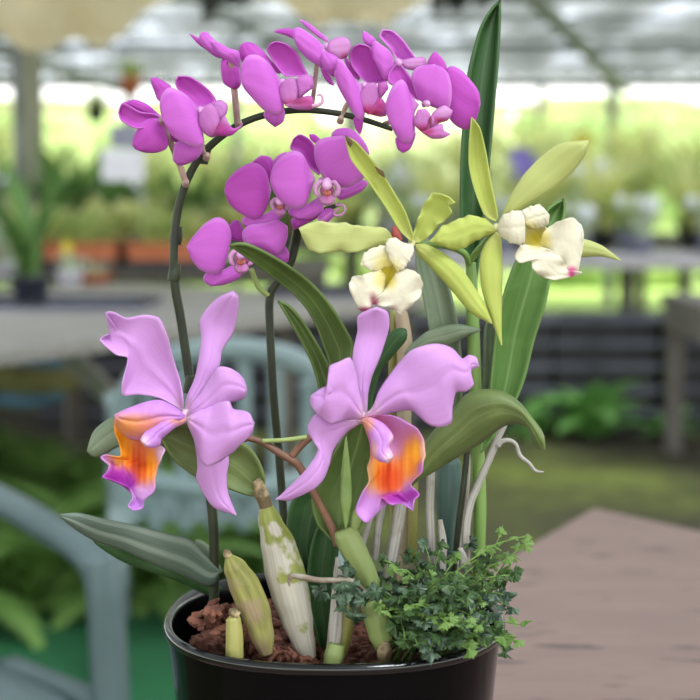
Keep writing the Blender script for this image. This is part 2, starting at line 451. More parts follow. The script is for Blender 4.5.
def pedi(f, c, pts, Y, r=.0019, mat='pedicel', Y2=None):
    n = len(pts); Y2 = Y if Y2 is None else Y2
    return MB().tube([W(c, p, Y + (Y2 - Y) * k / (n - 1)) for k, p in enumerate(pts)], r, 10, 6 * n).build('pedicel', M[mat], f)
DARK = (168, 46, 120)
def lipblobs(x, y, s):
    return [(x, y, s, s, (176, 70, 150), .8), (x + s * .2, y + s * .35, s * .45, s * .45, (150, 30, 90), .7)]

# the flower at the left end of the arch, seen from behind
f = fl('A', (258, 264), 1.0)
pet(f, 'petal', 'A', (252, 255), [(230, 235), (180, 195), (130, 176), (100, 178)], (72, 188), [(120, 215), (180, 245), (240, 262)], .998, 'phal_dark', z=(0, .006, .004))
pet(f, 'petal', 'A', (255, 262), [(220, 245), (150, 235), (90, 200), (60, 192)], (42, 240), [(55, 275), (100, 305), (140, 318), (200, 305), (250, 280)], .994, 'phal_dark', z=(0, .007, .002), camber=-.004)
pet(f, 'sepal', 'A', (255, 265), [(200, 265), (150, 300), (120, 355), (113, 395)], (125, 418), [(170, 435), (230, 438), (280, 420), (290, 390), (270, 310)], .997, 'phal_dark', z=(0, .007, .003), camber=.003)
pedi(f, 'A', [(258, 270), (270, 315), (300, 380), (345, 490), (378, 588)], .99, .0023, Y2=1.02)
# second flower
f = fl('A', (445, 225), .982)
pet(f, 'sepal', 'A', (290, 200), [(240, 175), (222, 130), (208, 90)], (206, 64), [(235, 66), (280, 90), (305, 110), (320, 180)], 1.005, 'phal_dark', z=(.008, 0, 0))
pet(f, 'sepal', 'A', (400, 375), [(330, 390), (318, 430), (316, 475)], (345, 502), [(390, 492), (440, 462), (460, 430), (455, 395)], .998, 'phal', z=(0, .004, -.002))
pet(f, 'sepal', 'A', (345, 330), [(310, 300), (280, 300)], (285, 330), [(300, 360), (335, 390), (360, 370)], 1.005, 'phal_dark')
pet(f, 'petal', 'A', (440, 215), [(400, 190), (365, 150), (335, 115), (328, 80)], (342, 56), [(400, 60), (450, 90), (500, 130), (532, 178), (500, 198), (462, 208)], .996, 'phal_dark', z=(.004, 0, .004), camber=-.004)
pet(f, 'petal', 'A', (446, 245), [(430, 205), (390, 160), (340, 125), (298, 112), (265, 140), (250, 195)], (262, 268), [(295, 335), (350, 380), (410, 408), (462, 412), (470, 375), (458, 320)], .984, z=(-.002, .006, .004), camber=.003)
mb = MB()
lb = dict(base=LIPB, nu=20, nv=11, camber=.0025)
loop(mb, 'A', [(470, 215), (500, 192), (532, 215), (548, 270), (545, 340), (510, 362), (470, 340), (445, 300), (446, 250)], .978, ti=4, blobs=[(530, 335, 40, 30, (170, 64, 130), .6), (470, 290, 40, 60, (190, 100, 190), .5)], **lb)
loop(mb, 'A', [(520, 215), (515, 192), (552, 174), (586, 200), (582, 240), (548, 282), (530, 250)], .98, blobs=[(560, 210, 60, 50, (200, 130, 206), .6)], **lb)
loop(mb, 'A', [(525, 335), (545, 295), (572, 250), (588, 285), (612, 318), (650, 308), (664, 290), (655, 305), (610, 350), (565, 355), (530, 350)], .974, ti=6, blobs=[(545, 320, 40, 40, (156, 44, 104), .75), (590, 330, 60, 30, (190, 60, 170), .7)], **lb)
mb.build('lip', M['lipattr'], f, .0007)
pedi(f, 'A', [(440, 240), (450, 330), (462, 420), (480, 455)], 1.0, .0018, Y2=1.015)
# third: side on
f = fl('B', (225, 212), .995)
pet(f, 'petal', 'B', (190, 218), [(150, 205), (100, 165), (72, 120)], (80, 90), [(110, 87), (140, 120), (190, 165), (215, 205)], .996, 'phal', z=(0, .005, .004))
pet(f, 'sepal', 'B', (165, 205), [(115, 178), (70, 148), (45, 120)], (22, 93), [(60, 113), (95, 128), (150, 175)], 1.0, 'phal_dark', z=(0, .004, .004), camber=.002)
pet(f, 'petal', 'B', (276, 262), [(240, 245), (190, 208), (155, 175)], (134, 128), [(175, 143), (220, 168), (265, 182), (275, 222)], .988, 'phal', z=(0, .005, .002), camber=.003)
pet(f, 'sepal', 'B', (235, 212), [(185, 225), (181, 280), (192, 335)], (215, 356), [(255, 370), (276, 350), (276, 300), (268, 250)], .998, 'phal_dark', z=(0, .004, 0))
pedi(f, 'B', [(230, 220), (238, 300), (246, 370), (255, 460), (262, 545)], .99, .0023, Y2=1.01)
# fourth, large
f = fl('B', (480, 335), .985)
pet(f, 'sepal', 'B', (470, 292), [(400, 262), (300, 240), (270, 200), (275, 158)], (298, 138), [(340, 142), (390, 180), (430, 230), (478, 285)], 1.0, 'phal_dark', z=(0, .003, 0))
pet(f, 'petal', 'B', (500, 305), [(460, 261), (430, 215), (410, 178), (422, 148)], (455, 132), [(510, 148), (560, 190), (590, 250), (614, 302), (560, 305)], .994, 'phal_dark', z=(.002, 0, .005), camber=-.004)
pet(f, 'sepal', 'B', (445, 485), [(396, 490), (405, 522)], (450, 559), [(490, 532), (498, 492), (485, 455)], .998, 'phal', z=(0, .003, 0))
pet(f, 'petal', 'B', (478, 335), [(440, 270), (400, 225), (360, 200), (312, 205), (285, 250)], (278, 315), [(300, 372), (350, 430), (400, 480), (460, 502), (492, 480), (490, 430)], .984, z=(-.002, .006, .004), camber=.0035)
mb = MB()
loop(mb, 'B', [(510, 320), (545, 318), (562, 370), (556, 440), (522, 462), (485, 432), (470, 390), (480, 345)], .978, blobs=[(530, 450, 50, 30, (180, 50, 110), .85), (490, 380, 35, 60, (196, 110, 196), .5)], **lb)
loop(mb, 'B', [(555, 320), (600, 298), (636, 310), (642, 360), (602, 392), (565, 422), (558, 370)], .981, ti=3, blobs=[(600, 350, 60, 60, (196, 104, 194), .7)], **lb)
loop(mb, 'B', [(500, 452), (565, 420), (620, 402), (640, 420), (642, 452), (632, 472), (560, 472)], .976, ti=4, blobs=[(570, 432, 60, 22, (150, 40, 90), .75), (620, 440, 40, 30, (196, 70, 150), .6)], **lb)
mb.tube([W('B', p, .974) for p in ((636, 455), (665, 450), (684, 438), (688, 415), (676, 398), (658, 404))], [.0011, .0009, .0008, .0007, .0006, .0004], 8, 24); mb.c += [lin((222, 170, 200))] * (24 * 8)
mb.build('lip', M['lipattr'], f, .0007)
# fifth, behind the top of the arch
f = fl('C', (275, 180), 1.0)
pet(f, 'sepal', 'C', (126, 145), [(80, 126)], (20, 108), [(60, 95), (115, 97), (130, 120)], 1.006, 'phal_dark', camber=.002)
pet(f, 'sepal', 'C', (282, 160), [(230, 126), (182, 86)], (148, 48), [(190, 65), (240, 105), (292, 150)], 1.005, 'phal', camber=.002)
pet(f, 'petal', 'C', (272, 185), [(230, 145), (180, 107), (145, 88), (124, 93)], (119, 130), [(140, 190), (190, 245), (240, 275), (268, 287)], .996, z=(0, .004, .006))
pet(f, 'petal', 'C', (262, 195), [(252, 240), (270, 290), (300, 322)], (321, 336), [(342, 290), (346, 250), (312, 220)], .992, 'phal', z=(0, .004, 0))
pet(f, 'sepal', 'C', (252, 285), [(270, 335), (298, 368)], (320, 376), [(306, 345), (282, 305)], 1.0, 'phal_dark', camber=.002)
mb = MB()
loop(mb, 'C', [(285, 195), (300, 155), (350, 134), (390, 145), (403, 180), (386, 230), (350, 246), (310, 225)], .99, blobs=[(350, 190, 70, 60, (218, 160, 214), .6), (375, 235, 20, 20, (180, 60, 110), .8)], **lb)
mb.build('lip', M['lipattr'], f, .0007)
pedi(f, 'C', [(245, 230), (232, 290), (220, 400), (207, 492)], 1.0, .0017, Y2=1.012)
# sixth
f = fl('C', (465, 375), .985)
pet(f, 'sepal', 'C', (445, 350), [(405, 320), (378, 260)], (372, 225), [(402, 270), (445, 332)], 1.0, 'phal_dark', camber=.002)
pet(f, 'sepal', 'C', (440, 535), [(417, 545), (428, 590)], (450, 622), [(461, 590), (464, 550)], .996, 'phal_dark', camber=.002)
pet(f, 'petal', 'C', (482, 365), [(440, 322), (410, 282), (398, 232), (412, 190)], (450, 169), [(500, 188), (532, 258), (572, 320), (592, 352), (535, 364)], .996, 'phal_dark', z=(.002, 0, .005), camber=-.004)
pet(f, 'petal', 'C', (455, 375), [(420, 340), (385, 290), (360, 250), (335, 248)], (324, 315), [(345, 390), (385, 460), (430, 535), (463, 552), (472, 520), (462, 440)], .984, z=(0, .006, .002), camber=.003)
mb = MB()
loop(mb, 'C', [(488, 368), (530, 368), (542, 440), (532, 500), (492, 522), (455, 490), (444, 430), (462, 398)], .98, blobs=[(495, 505, 50, 30, (180, 40, 100), .8)], **lb)
loop(mb, 'C', [(540, 370), (578, 358), (592, 390), (562, 432), (545, 445)], .982, ti=2, blobs=[(565, 395, 40, 40, (186, 80, 170), .7)], **lb)
loop(mb, 'C', [(495, 518), (548, 440), (578, 470), (584, 505), (578, 530), (545, 532)], .978, ti=4, blobs=[(550, 480, 30, 50, (176, 44, 120), .8), (520, 510, 30, 20, (170, 30, 80), .7)], **lb)
mb.build('lip', M['lipattr'], f, .0007)
pedi(f, 'C', [(440, 400), (410, 440), (380, 482), (353, 552)], 1.0, .0017, Y2=1.012)
# seventh, behind the last
f = fl('D', (185, 210), .992)
pet(f, 'sepal', 'D', (78, 145), [(22, 112), (12, 76)], (20, 56), [(50, 74), (78, 100)], 1.0, 'phal', camber=.002)
pet(f, 'petal', 'D', (175, 225), [(150, 160), (100, 120), (75, 104), (60, 132)], (66, 190), [(95, 255), (128, 302), (150, 255)], .994, z=(0, .005, .003))
pet(f, 'petal', 'D', (182, 192), [(140, 132), (100, 86)], (112, 50), [(160, 54), (210, 95), (250, 150), (277, 197), (222, 204)], .998, z=(0, .003, .004), camber=-.005)
pet(f, 'sepal', 'D', (185, 218), [(148, 260), (142, 310), (205, 345)], (292, 405), [(275, 330), (242, 270), (205, 226)], .99, 'phal_dark', z=(0, .003, 0), camber=-.003)
mb = MB()
loop(mb, 'D', [(205, 205), (262, 190), (320, 188), (334, 220), (280, 250), (225, 240)], .992, blobs=[(260, 215, 60, 40, (218, 160, 214), .6)], **lb)
mb.build('lip', M['lipattr'], f, .0007)
# eighth, facing us at the right end
f = fl('D', (325, 412), .97)
pet(f, 'sepal', 'D', (385, 255), [(338, 222), (352, 185)], (374, 158), [(406, 188), (428, 222), (432, 252)], .99, 'phal_dark', camber=.002)
pet(f, 'petal', 'D', (440, 330), [(432, 290), (435, 242), (465, 231), (510, 255), (560, 310), (592, 360)], (600, 420), [(570, 522), (530, 549), (482, 530), (448, 492), (445, 420)], .986, 'phal_dark', z=(0, .002, .006), camber=.0035)
pet(f, 'sepal', 'D', (240, 590), [(180, 590), (188, 640)], (215, 664), [(250, 642), (273, 592), (275, 560)], .986, 'phal_dark', camber=.002)
pet(f, 'petal', 'D', (330, 420), [(290, 392), (265, 322), (257, 280), (275, 245), (310, 228)], (372, 225), [(412, 240), (440, 270), (457, 330), (456, 400), (440, 452), (385, 440)], .974, z=(-.002, .005, .004), camber=.0035)
pet(f, 'petal', 'D', (292, 425), [(250, 370), (230, 320), (205, 298), (165, 330), (140, 380), (128, 440)], (148, 510), [(180, 570), (215, 612), (250, 612), (273, 562), (270, 470)], .97, z=(-.002, .006, .003), camber=.0035)
mb = MB()
loop(mb, 'D', [(290, 450), (330, 448), (352, 480), (340, 540), (312, 562), (270, 522), (273, 488)], .962, blobs=[(318, 545, 40, 26, (176, 50, 110), .8)], **lb)
loop(mb, 'D', [(350, 500), (368, 460), (420, 428), (462, 455), (440, 500), (395, 515), (355, 552)], .963, ti=3, blobs=[(390, 500, 50, 14, (176, 40, 90), .7), (420, 450, 40, 30, (224, 180, 220), .6)], **lb)
loop(mb, 'D', [(310, 562), (358, 540), (410, 518), (416, 550), (452, 570), (412, 591), (360, 592)], .958, ti=4, blobs=[(340, 560, 40, 18, (176, 40, 90), .7), (400, 570, 40, 20, (214, 120, 200), .6)], **lb)
loop(mb, 'D', [(340, 545), (345, 500), (360, 480), (372, 500), (362, 530)], .96, ti=2, blobs=[(352, 510, 8, 40, (130, 40, 70), .9)], **lb)
mb.build('lip', M['lipattr'], f, .0007)
pedi(f, 'D', [(250, 470), (180, 500), (120, 520)], 1.0, .0017, Y2=1.01)

# the lower three flowers on the second spike
def front_lip(f, c, x, y, s, Y, rot=0):
    ca, sa = math.cos(rot), math.sin(rot)
    g = lambda pts: [(x + (px * ca - py * sa) * s, y + (px * sa + py * ca) * s) for px, py in pts]
    mb = MB(); k = dict(base=(218, 158, 208), nu=16, nv=8)
    inner = [(x, y, s * .35, s * .35, (166, 84, 120), .85), (x, y + s * .5, s * .4, s * .3, (190, 90, 160), .6)]
    loop(mb, c, g([(-.15, -.6), (-.55, -.75), (-.95, -.3), (-.85, .3), (-.4, .5), (-.65, 0), (-.5, -.35)]), Y, ti=4, camber=.003, blobs=inner, **k)
    loop(mb, c, g([(.15, -.6), (.6, -.7), (.95, -.2), (.85, .35), (.4, .5), (.6, 0), (.5, -.35)]), Y, ti=4, camber=.003, blobs=inner, **k)
    loop(mb, c, g([(-.05, .2), (-.5, .5), (-.45, .85), (0, 1.1), (.5, .85), (.5, .5), (.1, .2)]), Y - .002, ti=3, camber=.004, blobs=[(x, y + s * .4, s * .4, s * .5, (190, 80, 160), .6)], **k)
    loop(mb, c, g([(-.35, -.4), (-.5, 0), (-.3, .45), (.3, .45), (.5, 0), (.35, -.4), (0, -.55)]), Y + .004, ti=3, camber=-.002, blobs=[(x, y, s * .8, s * .8, (190, 96, 150), .8)], **k)
    loop(mb, c, g([(-.1, -.05), (-.3, .15), (-.15, .4), (.15, .4), (.3, .15), (.1, -.05)]), Y - .005, ti=3, camber=.004, base=(214, 130, 130), blobs=[(x, y + s * .2, s * .15, s * .2, (200, 110, 70), .7)], nu=12, nv=7)
    mb.build('lip', M['lipattr'], f, .0007)
    mc = MB(); mc.tube([W(c, q, Y - d) for q, d in zip(g([(0, -.7), (0, -.5), (0, -.3), (.0, -.15)]), (0, .005, .008, .007))], [.0024, .0032, .0034, .0018], 10, 12)
    mc.build('column', M['phalcol'], f)

f = fl('E', (330, 385), 1.03)
pet(f, 'sepal', 'E', (325, 335), [(272, 312), (258, 262)], (286, 220), [(315, 220), (337, 260), (348, 312)], 1.04, 'phal_dark')
pet(f, 'sepal', 'E', (315, 440), [(220, 492), (140, 503), (128, 540)], (165, 570), [(240, 562), (310, 532), (345, 490)], 1.034, 'phal', z=(0, .004, .004))
pet(f, 'sepal', 'E', (460, 385), [(520, 380), (560, 352)], (586, 395), [(580, 440), (545, 442), (500, 420)], 1.036, 'phal')
pet(f, 'petal', 'E', (350, 345), [(335, 285), (370, 245), (450, 232), (520, 215)], (577, 250), [(578, 300), (565, 350), (530, 402), (490, 390), (420, 365)], 1.028, z=(0, .005, .003), camber=.004)
pet(f, 'petal', 'E', (262, 375), [(275, 300), (258, 235), (225, 206), (185, 204), (130, 240), (70, 308)], (37, 360), [(60, 420), (100, 475), (150, 502), (200, 507), (237, 470), (248, 425)], 1.026, z=(0, .006, .003), camber=.003)
front_lip(f, 'E', 330, 428, 72, 1.012)
pedi(f, 'E', [(385, 480), (398, 520), (425, 580), (475, 622)], 1.035, .0019, 'pedgreen', 1.045)
f = fl('F', (250, 350), 1.032)
pet(f, 'sepal', 'F', (212, 275), [(172, 202), (142, 185)], (180, 157), [(220, 164), (236, 200), (228, 270)], 1.044, 'phal_dark')
pet(f, 'petal', 'F', (235, 250), [(228, 200), (250, 160)], (290, 140), [(280, 175), (258, 240)], 1.042, 'phal')
pet(f, 'sepal', 'F', (255, 380), [(180, 420), (105, 425), (100, 455)], (150, 485), [(190, 480), (250, 440), (280, 410)], 1.036, 'phal', z=(0, .006, .004))
pet(f, 'petal', 'F', (222, 305), [(200, 225), (170, 192), (130, 188), (75, 220), (30, 268)], (21, 312), [(40, 362), (80, 402), (140, 433), (182, 420), (208, 370)], 1.028, 'phal_dark', z=(0, .006, .003), camber=.0035)
front_lip(f, 'F', 262, 372, 44, 1.018)
f = fl('F', (440, 265), 1.018)
pet(f, 'sepal', 'F', (432, 240), [(380, 195), (350, 142), (308, 125)], (322, 82), [(350, 63), (390, 84), (416, 120), (442, 205)], 1.036, 'phal_dark', z=(0, .002, .004), camber=-.005)
pet(f, 'sepal', 'F', (428, 110), [(398, 86)], (390, 64), [(415, 64), (438, 86)], 1.042, 'phal_dark', camber=.001)
pet(f, 'petal', 'F', (600, 165), [(560, 100), (488, 72), (508, 42)], (555, 35), [(600, 58), (640, 110), (650, 152)], 1.04, 'phal', z=(0, .003, 0))
pet(f, 'sepal', 'F', (500, 310), [(560, 292), (612, 262)], (648, 275), [(620, 310), (560, 340), (520, 347)], 1.03, 'phal')
pet(f, 'sepal', 'F', (435, 335), [(380, 370), (308, 385), (302, 410)], (340, 433), [(400, 432), (452, 392)], 1.03, 'phal', z=(0, .004, .004))
pet(f, 'sepal', 'F', (440, 388), [(380, 422), (313, 435)], (325, 478), [(360, 462), (432, 422)], 1.036, 'phal_dark')
pet(f, 'petal', 'F', (448, 245), [(415, 170), (416, 105), (450, 80), (500, 72), (555, 74)], (600, 150), [(640, 235), (602, 272), (570, 293), (520, 291), (470, 262)], 1.016, z=(0, .004, .005), camber=.0035)
pet(f, 'petal', 'F', (415, 255), [(385, 200), (360, 150), (320, 134), (270, 160), (230, 210)], (221, 265), [(240, 322), (280, 366), (330, 389), (372, 376), (392, 322)], 1.012, z=(0, .006, .003), camber=.0035)
front_lip(f, 'F', 468, 308, 62, 1.0)
# bud and tendrils below it
mb = MB(); mb.tube([W('F', p, 1.03) for p in ((430, 440), (455, 425), (480, 405), (492, 390))], [.002, .0045, .004, .0015], 12, 16); mb.build('bud', M['phal'], f)
mb = MB(); mb.tube([W('F', p, 1.028) for p in ((505, 372), (535, 372), (548, 390), (535, 412), (505, 418), (500, 405), (520, 388))], .0009, 8, 30); mb.build('tendril', M['phalcol'], f)

s1 = [(214, 612), (214, 590), (213, 520), (202, 445), (190, 380), (181, 320), (175, 285), (174, 250), (178, 210), (189, 176), (206, 150), (235, 127), (265, 115), (300, 110), (335, 113), (365, 120), (392, 129)]
y1 = [1.035, 1.033, 1.03, 1.03, 1.03, 1.03, 1.028, 1.026, 1.025, 1.022, 1.02, 1.018, 1.016, 1.014, 1.012, 1.008, 1.0]
sp_ = MB().tube([at(x, y, Y) for (x, y), Y in zip(s1, y1)], [.0037, .0037, .0036, .0035, .0034, .0033, .0033, .003, .003, .0028, .0027, .0025, .0024, .0022, .0021, .002, .0017], 12, 110).build('flower_spike', M['stem'], phal)
for x, y, a in ((174.5, 272, 0), (190, 384, 0), (176, 235, 0), (203, 155, .6)):
    MB().tube([at(x - 1, y + 9, 1.028), at(x, y + 2, 1.028), at(x + 1.5 + a * 5, y - 9, 1.028)], [.0042, .0046, .0034], 12, 10).build('node_sheath', M['stem'], sp_)
for p in (('A', (482, 458)), ('A', (378, 590)), ('B', (268, 546)), ('C', (350, 548))):
    q = Q(*p); MB().tube([at(q.x, q.y + 1.5, 1.014), at(q.x + 1, q.y - 2, 1.008)], [.0026, .0018], 10, 6).build('node_sheath', M['pedicel'], sp_)
s2 = [(294, 640), (290, 600), (284, 520), (279, 455), (274, 400), (270, 330), (270, 296), (278, 281), (290, 262), (296, 240), (300, 222), (313, 216), (327, 209), (340, 204)]
MB().tube([at(x, y, 1.05 - (.01 if k > 9 else 0)) for k, (x, y) in enumerate(s2)], [.003] * 6 + [.0032, .0028, .0034, .0036, .003, .0028, .002, .0012], 12, 90).build('flower_spike', M['stem'], phal)

def leaf(name, par, c, B, L, T, R, Y, mat, thick=.0018, **kw):
    kw.setdefault('camber', .004); kw.setdefault('nu', 34)
    return blade(MB(), c, B, L, T, R, Y, **kw).build(name, M[mat], par, thick)
l = leaf('leaf', phal, 'M', (590, 320), [(500, 215), (420, 190), (300, 160), (200, 140), (100, 118)], (36, 124), [(90, 170), (160, 212), (250, 242), (340, 282), (440, 322), (560, 372)], 1.03, 'striped', z=(0, .02, .05), camber=.0035, ten=1)
l['label'] = 'grey striped strap leaf over the left rim'
leaf('leaf', phal, 'M', (600, 380), [(450, 318), (340, 270), (250, 232), (180, 212)], (150, 206), [(170, 228), (250, 280), (350, 318), (450, 352), (560, 402)], 1.055, 'leafdark', z=(0, .02, .04), ten=1)  # added dark leaf standing in for the shaded underside of the striped leaf
leaf('leaf', phal, 'M', (600, 320), [(560, 240), (530, 215)], (512, 212), [(520, 235), (560, 300), (585, 330)], 1.05, 'leafgrey')

# ------------------------------------------------------------------ lilac cattleya
catt = thing('cattleya_orchid', at(318, 640, 1.0), 'lilac cattleya orchid with two large ruffled blooms and orange-throated lips over papery bulbs', 'orchid')
LC = (208, 146, 224)
M['cattcol'] = plain('cattleya column', (226, 190, 214), (238, 206, 216), 80, .5, trans=.2)
def cfl(c, p, Y):
    mb = MB(); q = W(c, p, Y)
    mb.tube([q + Vector((0, .012, -.003)), q + Vector((0, .006, 0)), q + Vector((0, .001, 0)), q + Vector((-.001, -.004, -.003))], [.002, .0026, .0028, .0022], 12, 14)
    return mb.build('flower', M['cattcol'], catt)
f = cfl('N', (256, 388), .965)
kw = dict(nu=72, nv=21, thick=.0007)
pet(f, 'petal', 'N', (250, 378), [(190, 345), (130, 336), (88, 337), (88, 300), (103, 240), (68, 226), (28, 190)], (38, 178), [(72, 160), (42, 117), (62, 114), (95, 128), (150, 121), (186, 130), (205, 170), (225, 240), (243, 300), (250, 345)], .965, 'catt', z=(0, .004, .012, .006), camber=-.006, ruf=.003, rf=2.5, ten=.7, frill=.5, **kw)
pet(f, 'sepal', 'N', (256, 385), [(260, 345), (283, 290), (295, 230), (300, 180), (296, 140), (312, 108), (345, 75)], (385, 57), [(399, 72), (398, 110), (385, 170), (356, 215), (346, 265), (302, 340), (264, 382)], .972, 'catt', z=(0, -.004, -.01, 0), camber=.004, **kw)
pet(f, 'sepal', 'N', (270, 410), [(285, 480), (290, 530), (287, 562), (305, 600), (335, 640)], (394, 660), [(385, 638), (371, 600), (368, 555), (372, 500), (320, 430)], .975, 'catt', z=(0, .0, .008), camber=.004, **kw)
mb = MB()
k2 = dict(nu=64, nv=21, ten=.7, frill=.5)
blade(mb, 'N', (258, 394), [(275, 362), (300, 330), (345, 264), (380, 266), (412, 290)], (422, 322), [(414, 346), (376, 357), (330, 384), (290, 396)], .962, z=(0, .004, .008, .004), camber=.005, ruf=.002, rf=2, **k2)
blade(mb, 'N', (260, 398), [(300, 376), (345, 358), (375, 354), (386, 375), (425, 383)], (442, 412), [(434, 442), (410, 466), (385, 490), (350, 515), (315, 529), (299, 515), (289, 480), (274, 440), (262, 412)], .958, z=(0, .006, .012, .012), camber=.006, ruf=.003, rf=2.4, **k2)
mb.build('petal', M['catt'], f, .0007)
lk = dict(base=LC, nu=90, nv=40)
OR, DO, PU, PK = (246, 158, 22), (224, 78, 8), (168, 40, 164), (214, 120, 160)
bl = [(150, 430, 62, 70, (220, 130, 130), .85), (80, 440, 34, 70, OR, .95), (105, 505, 46, 50, OR, .95), (158, 525, 32, 50, OR, .95), (128, 528, 26, 48, DO, .95), (140, 470, 24, 40, (206, 96, 60), .7),
      (118, 520, 5, 46, (186, 60, 14), .7), (132, 530, 5, 50, (186, 60, 14), .7), (148, 535, 5, 44, (200, 70, 14), .6), (100, 500, 4, 40, (216, 90, 20), .5), (165, 545, 4, 30, (216, 90, 20), .5), (96, 455, 6, 40, (250, 186, 60), .5), (60, 530, 5, 20, (140, 30, 150), .6), (88, 545, 5, 26, (140, 30, 150), .6),
      (75, 556, 44, 24, PU, .95), (108, 575, 20, 26, (150, 30, 160), .8), (135, 600, 30, 20, (224, 178, 228), .6), (192, 490, 12, 30, (226, 190, 222), .9)]
mb = MB()
loop(mb, 'N', [(256, 392), (230, 370), (190, 351), (150, 356), (100, 374), (67, 390), (72, 425), (110, 455), (150, 455), (200, 430), (245, 408)], .955, ti=5, z=(0, .008, .016), camber=.008, blobs=[(110, 420, 70, 30, OR, .7), (170, 420, 60, 30, (226, 130, 130), .6)], ruf=.001, **lk)
loop(mb, 'N', [(150, 415), (100, 402), (67, 398), (66, 430), (80, 470), (82, 503), (40, 498), (27, 506), (52, 526), (45, 546), (34, 558), (62, 566), (104, 584), (116, 612), (103, 636), (118, 649), (142, 640), (146, 620), (168, 600), (176, 575), (182, 530), (201, 486), (190, 474), (172, 460)], .944, ti=14, z=(-.006, -.002, .006, .006), camber=-.008, ruf=.0025, rf=3, blobs=bl, ten=.55, frill=.7, **lk)
loop(mb, 'N', [(258, 400), (225, 393), (190, 410), (152, 434), (137, 456), (147, 473), (170, 479), (188, 470), (193, 454), (226, 426), (256, 410)], .94, ti=5, z=(-.014, -.002, .002), camber=.004, blobs=[(142, 462, 18, 20, (232, 206, 224), .9), (240, 402, 30, 16, (232, 160, 120), .8)], **lk)
lip = mb.build('lip', M['lipattr'], f, .0008); lip['label'] = 'lip with orange throat and purple frill'
MB().tube([W('N', p, Y) for p, Y in (((256, 392), .975), ((300, 430), .985), ((380, 452), .99), ((424, 455), .99))], .0022, 10, 30).build('pedicel', M['brownstem'], f)

f = cfl('O', (298, 368), .95)
pet(f, 'sepal', 'O', (302, 368), [(297, 350), (282, 300), (270, 250), (272, 180), (285, 120), (287, 75)], (340, 50), [(372, 66), (376, 110), (352, 190), (327, 250), (315, 300), (311, 355)], .955, 'catt', z=(0, -.003, -.008, 0), camber=.004, **kw)
pet(f, 'petal', 'O', (300, 368), [(298, 340), (288, 290), (278, 235), (262, 197), (236, 207), (203, 224), (229, 262), (226, 276), (182, 286)], (148, 310), [(150, 338), (170, 365), (206, 391), (250, 378), (292, 376)], .946, 'catt', z=(0, .006, .012, .004), camber=.006, ruf=.003, rf=2.5, ten=.7, frill=.5, **kw)
pet(f, 'sepal', 'O', (296, 376), [(240, 380), (200, 386), (163, 361), (139, 396), (150, 430), (175, 440), (160, 490), (120, 540), (72, 588)], (46, 611), [(90, 611), (140, 590), (180, 560), (202, 510), (217, 460), (252, 415), (290, 390)], .952, 'catt', z=(0, .005, .012, .004), camber=.004, ruf=.0015, rf=1.5, ten=.7, frill=.5, **kw)
pet(f, 'petal', 'O', (305, 366), [(330, 340), (350, 290), (400, 220), (450, 170), (510, 157), (560, 170), (589, 202), (610, 189), (632, 198)], (638, 222), [(610, 240), (623, 275), (600, 295), (571, 300), (561, 340), (558, 386), (530, 399), (490, 391), (440, 350), (380, 358), (322, 372)], .948, 'catt', z=(0, .006, .012, .006), camber=.006, ruf=.0035, rf=2.4, ten=.7, frill=.5, **kw)
mb = MB()
bl = [(345, 410, 60, 56, (216, 110, 160), .8), (430, 440, 40, 50, (216, 130, 170), .8), (350, 530, 42, 60, OR, .95), (320, 540, 14, 50, (240, 190, 130), .8), (452, 480, 34, 50, OR, .95), (420, 520, 44, 40, (232, 128, 34), .9), (372, 550, 32, 46, DO, .95), (395, 560, 26, 36, DO, .7), (360, 545, 6, 44, (200, 56, 6), .6), (376, 535, 7, 56, (196, 50, 4), .75), (396, 545, 6, 44, (206, 62, 8), .55), (412, 530, 4, 50, (214, 80, 14), .6), (345, 540, 4, 44, (214, 80, 14), .6), (430, 500, 5, 50, (250, 176, 50), .5), (455, 465, 8, 40, (250, 190, 70), .6),
      (400, 606, 46, 18, PU, .95), (445, 595, 22, 14, (180, 60, 180), .8), (312, 640, 30, 40, (212, 150, 220), .9), (308, 395, 22, 30, (228, 160, 110), .8), (476, 470, 8, 40, (236, 200, 190), .7), (472, 520, 12, 20, (190, 120, 210), .8)]
loop(mb, 'O', [(292, 374), (306, 400), (321, 445), (323, 490), (313, 520), (318, 560), (300, 590), (279, 640), (285, 661), (310, 679), (336, 652), (352, 606), (384, 626), (412, 622), (446, 644), (449, 612), (464, 597), (441, 571), (453, 550), (473, 530), (475, 500), (482, 480), (477, 440), (461, 405), (421, 382), (380, 365), (330, 364)], .938, ti=14, z=(-.006, .0, .006, .006), camber=-.009, ruf=.0025, rf=3, blobs=bl, ten=.55, frill=.7, **lk)
loop(mb, 'O', [(296, 378), (322, 430), (330, 478), (346, 497), (373, 504), (388, 484), (376, 456), (388, 427), (362, 392), (322, 372)], .932, ti=4, z=(-.01, .0, .004), camber=.004, blobs=[(378, 490, 18, 24, (236, 204, 214), .9), (384, 440, 10, 30, (234, 196, 214), .8), (310, 392, 24, 24, (230, 160, 110), .8), (330, 470, 14, 30, (238, 190, 140), .6)], **lk)
lip = mb.build('lip', M['lipattr'], f, .0008); lip['label'] = 'lip with orange throat and purple frill'
MB().tube([W('O', p, Y) for p, Y in (((298, 368), .955), ((220, 395), .985), ((150, 428), .99), ((118, 455), .992), ((92, 485), .992))], .0026, 10, 30).build('pedicel', M['brownstem'], f)
st = [(247, 438), (262, 442), (281, 454), (298, 465), (311, 488), (322, 508), (333, 530), (338, 545)]
MB().tube([at(x, y, .992) for x, y in st], [.002, .0024, .0027, .003, .003, .0026, .003, .0034], 10, 50).build('flower_stalk', M['brownstem'], catt)
MB().tube([at(x, y, .99) for x, y in ((262, 441), (285, 440), (307, 437))], .0016, 8, 14).build('flower_stalk', M['pedgreen'], catt)

